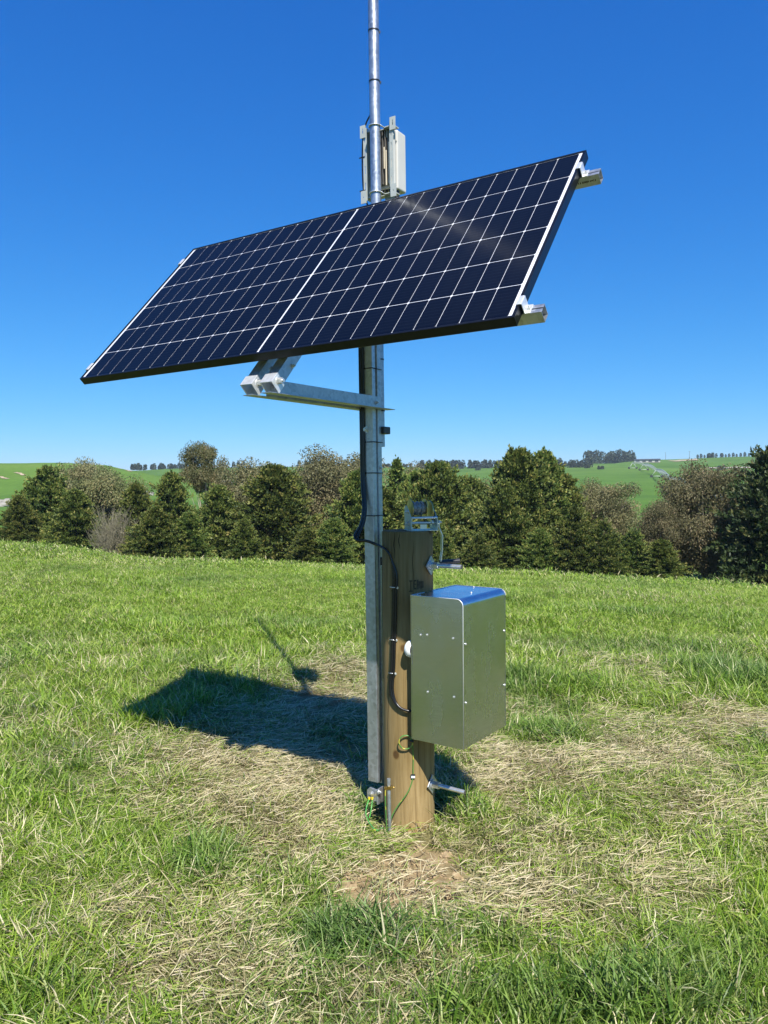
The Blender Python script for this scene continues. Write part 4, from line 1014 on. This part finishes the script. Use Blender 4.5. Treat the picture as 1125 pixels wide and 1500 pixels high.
def gum_meshes(seed, h, r, base=.3, ncl=60, nleaf=130, leaf=.16, mat='gum', oval=1.0, tr_r=.14, forks=5):
    g = np.random.default_rng(seed); mb = MB(); tops = []
    lean = g.normal(0, .04, 2)
    main = [Vector((lean[0] * z * h + .08 * math.sin(z * 9), lean[1] * z * h, z * h)) for z in (-.08, .1, .25, base, base + .25)]
    mb.tube(main, [tr_r, tr_r * .85, tr_r * .75, tr_r * .6, tr_r * .3], 8)
    Ps = []; Ds = []; Ls = []; Ws = []; Vs = []
    ccz = h * (base + 1) / 2; hz = h * (1 - base) / 2
    for k in range(ncl):
        # points near the surface of a lumpy egg
        v = g.normal(size=3); v /= np.linalg.norm(v); q = g.uniform(.45, 1.0) ** .6
        lump = 1 + .16 * math.sin(3.1 * v[0] * 2 + seed) + .14 * math.sin(4.3 * v[2] * 2 + seed * 2)
        c = np.array([v[0] * r * q * lump, v[1] * r * q * lump, ccz + v[2] * hz * q * oval * lump * .95])
        rad_ = g.uniform(.4, .62) * r * .6; bv = g.uniform(0, .45)
        if k % 3 == 0:
            i0 = g.integers(2, 5); s = main[i0]; e = Vector(c); m_ = (s + e) / 2 + Vector((0, 0, -.12 * h * g.uniform()))
            mb.tube([s, m_, e], [tr_r * .3, tr_r * .18, tr_r * .05], 5, cap=False)
        n = nleaf; w = g.normal(size=(n, 3)); w /= np.linalg.norm(w, axis=1)[:, None]; w *= (g.uniform(0, 1, n) ** .45)[:, None] * rad_; w[:, 2] *= .8
        P = c + w; DD = w / (rad_ + 1e-6) * .5 + g.normal(0, .45, (n, 3)) + np.array([0, 0, -.55]); DD /= np.linalg.norm(DD, axis=1)[:, None]
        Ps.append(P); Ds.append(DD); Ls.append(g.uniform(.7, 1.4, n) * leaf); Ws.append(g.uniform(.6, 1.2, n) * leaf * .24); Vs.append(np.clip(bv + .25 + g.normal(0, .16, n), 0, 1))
    V, F = tri_cloud(np.concatenate(Ps), np.concatenate(Ds), np.concatenate(Ls), np.concatenate(Ws), g)
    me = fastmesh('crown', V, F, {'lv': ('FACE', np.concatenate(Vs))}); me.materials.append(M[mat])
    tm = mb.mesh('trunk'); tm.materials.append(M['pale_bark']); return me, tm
def put_tree(name, crown, trunk, px, base_d, top_py, natural_h, label, cat, group, wscale=1.0, rot=0):
    """stands a tree on the terrain at a bearing and distance; its height follows from where its top reaches"""
    d = raydir(px, 815); k = base_d / d.y; x, y = d.x * k, d.y * k; z = tz(x, y)
    dt = raydir(px, top_py); ztop = CAM_H + dt.z * base_d / dt.y; H = ztop - z; s = H / natural_h
    o = bpy.data.objects.new(name, None); COL.objects.link(o); o.location = (x, y, z); o.rotation_euler = (0, 0, rot); o.scale = (s * wscale, s * wscale, s)
    tag(o, label, cat, group)
    c = bpy.data.objects.new('crown', crown); link(c, o)
    if trunk is not None: t = bpy.data.objects.new('trunk', trunk); link(t, o)
    return o
CG = 'conifers growing in the gully behind the paddock'; GG = 'gum trees growing in the gully behind the paddock'
pk2 = ((0, 0, 1.0), (1.0, .2, .86), (-1.1, -.1, .8)); pk3 = ((0, 0, 1.0), (.9, 0, .98), (1.7, .3, .8), (-1.1, .1, .85))
H0 = 6.5
cA = conifer_mesh(1, H0, 3.5, 800); cB = conifer_mesh(2, H0, 3.7, 860, pk2); cC = conifer_mesh(3, H0, 2.8, 640); cD = conifer_mesh(4, H0, 3.6, 1000, pk3)
cE = conifer_mesh(5, H0, 3.3, 820, mat='conifer_dark'); cF = conifer_mesh(6, H0, 1.6, 300); cG = conifer_mesh(7, H0, 3.9, 640, pk2)
t1 = trunk_mesh(H0, .16); t2 = trunk_mesh(H0, .14, peaks=pk2); t3 = trunk_mesh(H0, .14, peaks=pk3)
# px, distance, top row, mesh, trunk, width, rot, label
CON = [
 (72, 56, 683, cB, t2, .8, 2.3, 'wide dark conifer with several tips near the left edge of the picture'),
 (30, 50, 726, cA, t1, .8, 1.1, 'low conifer at the very left edge of the picture'),
 (112, 49, 718, cA, t1, .95, .4, 'rounded conifer in front of the wide dark conifer at the left'),
 (201, 52, 708, cC, t1, .85, 2.0, 'narrow conifer right of the grey bare shrub'),
 (252, 60, 692, cC, t1, .8, 3.0, 'dark pointed conifer left of the tall gum tree'),
 (228, 46, 744, cA, t1, 1.05, 4.0, 'low spreading conifer at the paddock edge under the dark pointed one'),
 (278, 47, 750, cC, t1, 1.1, 5.1, 'low conifer at the paddock edge below the tall gum tree'),
 (322, 51, 712, cA, t1, .82, .9, 'mid sized pointed conifer right of the tall gum tree'),
 (358, 46, 760, cC, t1, 1.0, 1.7, 'low conifer before the reddish brown gum tree'),
 (404, 50, 683, cA, t1, .95, 2.6, 'large full conifer between the two brown gum trees left of the mast'),
 (450, 45, 775, cC, t1, 1.2, .2, 'low bushy conifer at the foot of the rounded gum tree'),
 (522, 48, 692, cA, t1, .7, 3.7, 'conifer touching the mast on its left'),
 (490, 45, 760, cA, t1, .9, 5.7, 'low yellowish conifer left of the mast'),
 (583, 58, 672, cF, t1, .9, .6, 'thin spire shaped conifer just right of the mast'),
 (562, 49, 716, cC, t1, 1.2, 2.2, 'conifer directly behind the mast'),
 (612, 54, 690, cB, t2, .75, .7, 'conifer right behind the winch'),
 (648, 53, 677, cD, t3, .72, 3.6, 'full conifer with several tips right of the winch'),
 (690, 58, 700, cC, t1, 1.1, 4.4, 'rounded conifer between the winch and the tallest conifers'),
 (700, 45, 784, cG, t2, 1.0, 1.3, 'low ragged conifer at the paddock edge right of the winch'),
 (640, 45, 766, cG, t2, .75, 2.9, 'low conifer at the paddock edge beside the timber pole'),
 (760, 49, 659, cA, t1, .72, 1.9, 'tallest conifer right of the winch'),
 (797, 51, 660, cC, t1, .8, 5.0, 'second tall conifer standing against the tallest one'),
 (738, 47, 706, cA, t1, .72, .1, 'wide conifer in front of the two tallest ones'),
 (824, 52, 694, cC, t1, .85, 2.7, 'conifer at the right shoulder of the tall pair'),
 (842, 45, 742, cG, t2, .75, .8, 'open light green conifer at the paddock edge right of the tall pair'),
 (884, 44, 764, cG, t2, .8, 3.3, 'pale green conifer before the low brown gum tree'),
 (790, 45, 776, cA, t1, .9, 4.6, 'low conifer at the paddock edge under the tall pair'),
 (926, 44, 778, cG, t2, .8, 2.2, 'low spreading bush like conifer left of the large domed gum tree'),
 (968, 43, 790, cC, t1, 1.3, .9, 'low conifer at the paddock edge under the large domed gum tree'),
 (1146, 41, 646, cE, t1, .72, 2.1, 'very dark conifer cut by the right edge of the picture'),
]
for px, dd, top, me, tm, w, rz, lb in CON:
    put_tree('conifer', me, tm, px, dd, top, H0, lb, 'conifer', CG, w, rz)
g1, gt1 = gum_meshes(21, 7.0, 2.5, .3, 70, 520, .15, 'gum'); g2, gt2 = gum_meshes(22, 7.0, 2.9, .15, 90, 560, .15, 'gum_brown'); g3, gt3 = gum_meshes(23, 7.0, 3.1, .08, 110, 580, .15, 'gum_brown')
g4, gt4 = gum_meshes(24, 8.0, 1.9, .56, 52, 420, .14, 'gum', tr_r=.13)
GUM = [
 (128, 62, 679, g2, gt2, 7, .95, 'brown gum tree with two crowns behind the grey bare shrub'),
 (162, 60, 682, g1, gt1, 7, .9, 'greyish brown gum tree behind the left conifers'),
 (302, 62, 646, g4, gt4, 8, .66, 'tall slender gum tree with an open round crown'),
 (372, 60, 681, g2, gt2, 7, 1.0, 'reddish brown gum tree behind the large full conifer'),
 (345, 62, 712, g1, gt1, 7, .8, 'small brown gum tree beside the tall slender one'),
 (494, 58, 663, g3, gt3, 7, 1.02, 'large rounded brown gum tree left of the mast'),
 (450, 60, 690, g1, gt1, 7, .8, 'smaller gum tree at the left shoulder of the rounded one'),
 (880, 54, 708, g3, gt3, 7, .95, 'low domed brown gum tree before the green hill'),
 (690, 60, 694, g1, gt1, 7, .9, 'olive gum tree behind the conifers right of the winch'),
 (1032, 46, 683, g3, gt3, 7, .9, 'large brown gum tree with a domed crown near the right edge'),
 (968, 45, 736, g2, gt2, 7, .8, 'dark brown gum tree at the left side of the large domed one'),
 (610, 60, 686, g2, gt2, 7, .8, 'gum tree behind the conifers near the mast'),
]
for px, dd, top, me, tm, nh, w, lb in GUM:
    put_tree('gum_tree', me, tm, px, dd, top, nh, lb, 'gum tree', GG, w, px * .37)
# bare shrubs
def shrub_mesh(seed, h=3.5, n=70):
    g = np.random.default_rng(seed); mb = MB()
    for k in range(n):
        az = g.uniform(0, 2 * PI); ln = g.uniform(.5, 1) * h; sp_r = g.uniform(.1, .42) * h
        p0 = Vector((g.normal(0, .12), g.normal(0, .12), -.3)); e = Vector((math.cos(az) * sp_r, math.sin(az) * sp_r, ln)); m_ = (p0 + e) / 2 + Vector((math.cos(az), math.sin(az), 0)) * -.12 * h * g.uniform()
        c = catmull([p0, m_, e], 3); mb.tube(c, [.022, .02, .017, .014, .011, .008, .005], 4, cap=False)
        for j in range(7):
            t = g.integers(2, 6); s = c[t]; dv = Vector((g.normal(), g.normal(), abs(g.normal()) + .5)).normalized() * g.uniform(.25, .7)
            mb.tube([s, s + dv], [.010, .004], 3, cap=False)
    me = mb.mesh('twigs'); me.materials.append(M['twig']); return me
sh = [shrub_mesh(31), shrub_mesh(32)]
for px, dd, top, k, lb in ((162, 47, 738, 0, 'grey leafless shrub between the left conifers'), (178, 48, 745, 1, 'smaller grey leafless shrub beside the larger one'), (150, 46, 765, 1, 'low leafless shrub at the paddock edge on the left'),
                           (858, 45, 768, 1, 'leafless twigs rising through the light green conifers'), (410, 60, 705, 0, 'leafless tree top beside the full conifer')):
    put_tree('bare_shrub', sh[k], None, px, dd, top, 3.5, lb, 'shrub', 'leafless shrubs along the paddock edge', 1.0, px * .7)

# ================================================================ FAR COUNTRY
def clump_mesh(seed, w, dpt, h, n, leaf, mat='farleaf', rows=None):
    """a far wood: many small trees of leaf clumps in one mass"""
    g = np.random.default_rng(seed); Ps = []; Vs = []
    for k in range(n):
        cx = g.uniform(-w / 2, w / 2); cy = g.uniform(-dpt / 2, dpt / 2); hh = h * g.uniform(.7, 1.05); rr = hh * .25; m = 90
        z = g.uniform(0, 1, m); a = g.uniform(0, 2 * PI, m); r_ = rr * np.sqrt(np.clip(1 - (z * 1.1 - .35) ** 2 * 1.6, .05, 1))
        Ps.append(np.stack([cx + r_ * np.cos(a), cy + r_ * np.sin(a), z * hh], 1)); Vs.append(np.clip(g.uniform(0, .5) + g.normal(.2, .15, m), 0, 1))
    P = np.concatenate(Ps); D = g.normal(size=P.shape); D[:, 2] = abs(D[:, 2]); D /= np.linalg.norm(D, axis=1)[:, None]
    V, F = tri_cloud(P - D * leaf * .5, D, g.uniform(.7, 1.3, len(P)) * leaf, g.uniform(.7, 1.3, len(P)) * leaf * .35, g)
    me = fastmesh('wood', V, F, {'lv': ('FACE', np.concatenate(Vs))}); me.materials.append(M[mat]); return me
def put_far(name, me, px, dist, label, cat, kind=None, group=None, rot=None, sink=.5, scale=1):
    d = raydir(px, 690); k = dist / math.hypot(d.x, d.y); x, y = d.x * k, d.y * k
    o = bpy.data.objects.new(name, me); COL.objects.link(o); o.location = (x, y, tz(x, y) - sink); o.rotation_euler = (0, 0, -math.atan2(x, y) if rot is None else rot); o.scale = (scale,) * 3
    tag(o, label, cat, group, kind); return o
def fw(px0, px1, dist): return (px1 - px0) / FPX * dist
put_far('distant_wood', clump_mesh(41, fw(862, 926, 820), 40, 14.5, 46, 2.2), 893, 830, 'dark block of tall trees on the right hand ridge', 'wood', 'stuff')
put_far('distant_wood', clump_mesh(42, fw(615, 735, 700), 30, 7.5, 60, 1.7), 676, 690, 'long dark belt of trees on the skyline right of the mast', 'wood', 'stuff')
put_far('distant_wood', clump_mesh(43, fw(800, 870, 640), 25, 6.5, 34, 1.5), 836, 660, 'dark trees running down from the skyline left of the shed', 'wood', 'stuff')
put_far('distant_wood', clump_mesh(44, fw(196, 272, 740), 30, 5.5, 40, 1.6), 234, 745, 'thin bluish belt of trees on the left skyline', 'wood', 'stuff')
put_far('distant_wood', clump_mesh(45, fw(560, 612, 740), 20, 3.5, 20, 1.4), 588, 735, 'low line of trees on the skyline beside the mast', 'wood', 'stuff')
tree_small = clump_mesh(46, 1.5, 1.5, 8.5, 4, 1.1)
for k, (px, dist, sc) in enumerate(((342, 740, .75), (349, 745, .8), (356, 740, .85), (438, 745, .75), (812, 760, 1.0), (820, 760, .85), (262, 745, .7))):
    put_far('distant_tree', tree_small, px, dist, ['leftmost of the three trees standing on the skyline right of the tall gum tree', 'middle of the three trees standing on the skyline right of the tall gum tree', 'rightmost of the three trees standing on the skyline right of the tall gum tree', 'lone round tree on the skyline left of the mast', 'left one of two trees on the skyline right of the tall conifers', 'right one of two trees on the skyline right of the tall conifers', 'lone tree on the left skyline at the end of the bluish belt'][k], 'tree', group='trees standing alone on the skyline', scale=sc)
poplar = clump_mesh(47, .6, .6, 5.0, 2, .9)
for k, px in enumerate((1022, 1027, 1032, 1038, 1058, 1063, 1068, 1074, 1079, 1085, 1091, 1097, 1103, 1109)):
    put_far('distant_poplar', poplar, px, 848, 'small slender tree in the row along the right hand ridge', 'tree', group='slender trees in a row on the right ridge', scale=.85 + .15 * math.sin(k * 2.1))
put_far('distant_wood', clump_mesh(48, fw(1036, 1056, 848), 8, 5.5, 8, 1.2), 1046, 846, 'small dark clump in the middle of the ridge tree row', 'wood', 'stuff')
bushm = clump_mesh(49, 6, 4, 4.0, 5, 1.3)
for px, lb, sc in ((1057, 'dark round bush on the field track at the right', 1.0), (1079, 'smaller dark bush on the field track at the right', .75)): put_far('distant_bush', bushm, px, 585, lb, 'bush', scale=sc)
bushn = clump_mesh(50, 5, 3, 3.0, 4, 1.0)
for px, dist, lb in ((700, 640, 'bush at the right end of the skyline belt'), (860, 600, 'bush below the dark block of trees'), (880, 560, 'bush left of the irrigator end')): put_far('distant_bush', bushn, px, dist, lb, 'bush')
# shed
M['shed_roof'] = plain('dark_shed_roof', (.05, .055, .06), .6, .2, .1, 2); M['shed_wall'] = plain('pale_shed_wall', (.42, .4, .36), .8, 0, .1, 2)
d = raydir(948, 675); k = 790 / math.hypot(d.x, d.y); sx, sy = d.x * k, d.y * k; sz = tz(sx, sy)
shed = empty('farm_shed', (sx, sy, sz), 'long low farm shed with a dark roof on the right hand ridge', 'shed')
rr_ = Vector((math.cos(math.atan2(sx, sy)), -math.sin(math.atan2(sx, sy)), 0)); ff_ = Vector((rr_.y * -1, rr_.x, 0)); ww_ = fw(930, 964, 790)
MB().box(Vector((sx, sy, sz + 1.2)), (ww_, 8, 2.4), (rr_, ff_, Z3)).build('wall', M['shed_wall'], shed)
MB().prism([(-4.6, 2.3), (4.6, 2.3), (0, 3.5)], Vector((sx, sy, sz)) - rr_ * (ww_ / 2 + .4), ff_, Z3, rr_ * (ww_ + .8)).build('roof', M['shed_roof'], shed)
for k in range(4): MB().box(Vector((sx, sy, sz + 1.2)) + rr_ * (ww_ * (-.36 + .24 * k)) - ff_ * 4.03, (3.2, .12, 1.6), (rr_, ff_, Z3)).build('doorway', M['shed_roof'], shed)
# farm track and cut banks as thin sheets following the land
M['track'] = plain('gravel_track', (.42, .38, .32), .95, 0, .15, .6, .1); M['clay'] = plain('bare_clay_bank', (.36, .29, .2), .95, 0, .2, .5, .1); M['rockm'] = plain('pale_limestone', (.24, .23, .2), .9, 0, .25, .6, .1)
def strip(name, pts, w, mat, label=None, cat=None, kind='structure', lift=.12):
    vv = []; fs = []
    P = [Vector(p) for p in catmull([Vector((p.x, p.y, 0)) for p in pts], 6)]
    for i, p in enumerate(P):
        dd = (P[min(i + 1, len(P) - 1)] - P[max(i - 1, 0)]).normalized(); s = Vector((-dd.y, dd.x, 0)) * (w / 2 * (1 + .3 * math.sin(i * 1.3)))
        for q in (p - s, p + s): vv.append((q.x, q.y, tz(q.x, q.y) + lift))
        if i: fs.append((2 * i - 2, 2 * i - 1, 2 * i + 1, 2 * i))
    o = MB().add(vv, fs, True).build(name, mat); o['kind'] = kind; return o
strip('track', [march(x, y) for x, y in ((1040, 686), (1060, 685.6), (1085, 685.2), (1125, 685.4), (1180, 686))], 9, M['track'], lift=.35)
strip('bare_bank', [march(x, y) for x, y in ((984, 676), (1000, 675), (1022, 673.5))], 14, M['clay'], lift=.4)
for pts in (((0, 699), (6, 701), (12, 702)), ((22, 693), (28, 694), (35, 697)), ((172, 686.5), (184, 689), (192, 691))):
    strip('bare_bank', [march(x, y) for x, y in pts], 1.5, M['clay'], lift=.2)
def rock(seed, r):
    g = np.random.default_rng(seed); mb = MB(); mb.sphere((0, 0, 0), r, 12, 8, (1.5, 1, .7))
    mb.v = [v * (1 + .22 * math.sin(v.x * 2.3 + seed) * math.cos(v.z * 3.1 + v.y * 1.7) + g.normal(0, .04)) for v in mb.v]
    mb.s = [False] * len(mb.s); me = mb.mesh('rock'); me.materials.append(M['rockm']); return me
for k, (px, py, r_, lb) in enumerate(((9, 738, 1.7, 'pale rock outcrop on the left hillside'), (2, 742, 1.2, 'second pale rock lying below the left outcrop'), (17, 741, 1.0, 'small pale rock right of the left outcrop'), (217, 725, 1.5, 'pale rock showing between the left conifers'), (330, 708, 1.9, 'pale rock on the far slope right of the tall gum tree'))):
    p = march(px, py); o = bpy.data.objects.new('rock_outcrop', rock(60 + k, r_)); COL.objects.link(o); o.location = p + Vector((0, 0, .2)); tag(o, lb, 'rock', 'pale rocks on the far hillside')

# ================================================================ CENTRE-PIVOT IRRIGATOR
TW = [(905, 685.5), (927, 687), (943, 689.3), (962, 699.5), (982, 716), (1068, 770)]
G = [march(x, y) for x, y in TW]
# a straight machine: fit the towers on one line over the ground
a0 = Vector((G[1].x, G[1].y, 0)); a1 = Vector((G[4].x, G[4].y, 0))
irr = empty('pivot_irrigator', (a1.x, a1.y, tz(a1.x, a1.y)), 'long galvanised wheeled irrigator stretched across the green hill', 'irrigator')
M['galvfar'] = plain('dull_galvanised', (.5, .53, .54), .6, .3, .1, 2); M['tyre'] = plain('tyre_rubber', (.02, .02, .02), .8, 0, .2, 6)
pts_t = []
for g_ in G[1:]:
    pts_t.append(Vector((g_.x, g_.y, tz(g_.x, g_.y))))
HT = 4.4
for i, b in enumerate(pts_t):
    nb_ = pts_t[min(i + 1, len(pts_t) - 1)] - pts_t[max(i - 1, 0)]; nb_.z = 0; nb_.normalize(); sd = Vector((-nb_.y, nb_.x, 0))
    mb = MB(); top = b + Z3 * HT
    for s_ in (-1, 1): mb.tube([top, b + sd * 2.6 * s_ + Z3 * .7], .11, 5); mb.tube([top, b + sd * 2.6 * s_ + nb_ * .8 + Z3 * .7], .08, 5)
    mb.tube([b - sd * 2.9 + Z3 * .7, b + sd * 2.9 + Z3 * .7], .13, 5); tw = mb.build('wheel_tower', M['galvfar'], irr)
    for s_ in (-1, 1):
        w = MB().cyl(b + sd * 2.6 * s_ - nb_ * .2 + Z3 * .65, b + sd * 2.6 * s_ + nb_ * .2 + Z3 * .65, .7, 14); w.build('wheel', M['tyre'], tw)
for i in range(len(pts_t) - 1):
    a, b = pts_t[i] + Z3 * HT, pts_t[i + 1] + Z3 * HT; L_ = (b - a).length; nb_ = (b - a).normalized(); sd = Vector((-nb_.y, nb_.x, 0)).normalized(); nseg = max(5, int(L_ / 7))
    def arch(t): return a + (b - a) * t + Z3 * (1.1 * math.sin(PI * t))
    mb = MB(); mb.tube([arch(k / nseg) for k in range(nseg + 1)], .13, 6); mb.build('water_pipe', M['galvfar'], irr)
    mb = MB()
    for s_ in (-1, 1): mb.tube([a] + [arch(k / nseg) + sd * .8 * s_ - Z3 * 1.25 for k in range(1, nseg)] + [b], .04, 4)
    for k in range(1, nseg):
        for s_ in (-1, 1):
            lo = arch(k / nseg) + sd * .8 * s_ - Z3 * 1.25; mb.tube([arch((k - .5) / nseg), lo, arch((k + .5) / nseg)], .045, 4)
        mb.tube([arch(k / nseg) - sd * .8 - Z3 * 1.25, arch(k / nseg) + sd * .8 - Z3 * 1.25], .05, 4)
    mb.build('truss', M['galvfar'], irr)
    mb = MB()
    for k in range(1, nseg * 2):
        q = arch(k / nseg / 2); mb.tube([q, q - Z3 * 2.2], .03, 3)
    mb.build('drop_hoses', M['galvfar'], irr)
# power poles on the far ridge
for px, dist, lb in ((898, 850, 'power pole left of the shed on the ridge'), (975, 850, 'power pole right of the shed on the ridge'), (1010, 850, 'power pole nearest the row of slender trees')):
    d = raydir(px, 670); k = dist / math.hypot(d.x, d.y); x, y = d.x * k, d.y * k; z = tz(x, y)
    pp = empty('power_pole', (x, y, z), lb, 'power pole', 'power poles on the far ridge')
    MB().cyl((x, y, z - .5), (x, y, z + 7.5), .16, 6, r1=.11).build('post', M['bark'], pp); MB().box((x, y, z + 7), (2.2, .12, .14)).build('crossarm', M['bark'], pp)

# ================================================================ CRUMBS OF SOIL
g = np.random.default_rng(77); mb = MB(); k = 0
while k < 260:
    x, y = g.uniform(-.9, 1.0), g.uniform(2.3, 4.9); dr, br, lu = masks(np.array([x]), np.array([y]))
    if g.uniform() > br[0] * 1.2: continue
    k += 1; r_ = g.uniform(.003, .013) if g.uniform() < .9 else g.uniform(.014, .024); c = Vector((x, y, tz(x, y) + r_ * .3)); b0 = len(mb.v); mb.sphere(c, r_, 6, 4, (1, g.uniform(.6, 1), g.uniform(.5, .8)))
    for q in range(b0, len(mb.v)): mb.v[q] = mb.v[q] + Vector(g.normal(0, r_ * .12, 3))
mb.s = [False] * len(mb.s)
M['clod'] = plain('dry_soil_crumb', (.3, .225, .13), .95, 0, .35, 30, .1)
tag(mb.build('soil_crumbs', M['clod']), 'loose crumbs of dry soil lying on the bare patches round the pole', 'soil', kind='stuff')

# ================================================================ AIR
HAZE = 0.00016
hm = bpy.data.materials.new('thin_haze'); hm.use_nodes = True; hn = hm.node_tree; hn.nodes.clear()
ho = hn.nodes.new('ShaderNodeOutputMaterial'); hv = hn.nodes.new('ShaderNodeVolumePrincipled'); hv.inputs['Color'].default_value = (.75, .87, 1, 1); hv.inputs['Density'].default_value = HAZE; hv.inputs['Anisotropy'].default_value = .0
hn.links.new(hv.outputs[0], ho.inputs['Volume'])
hz = MB().box((0, 2290, -45), (6400, 5600, 220)).build('haze', hm); tag(hz, kind='stuff', label='thin pale haze lying over the far hills')
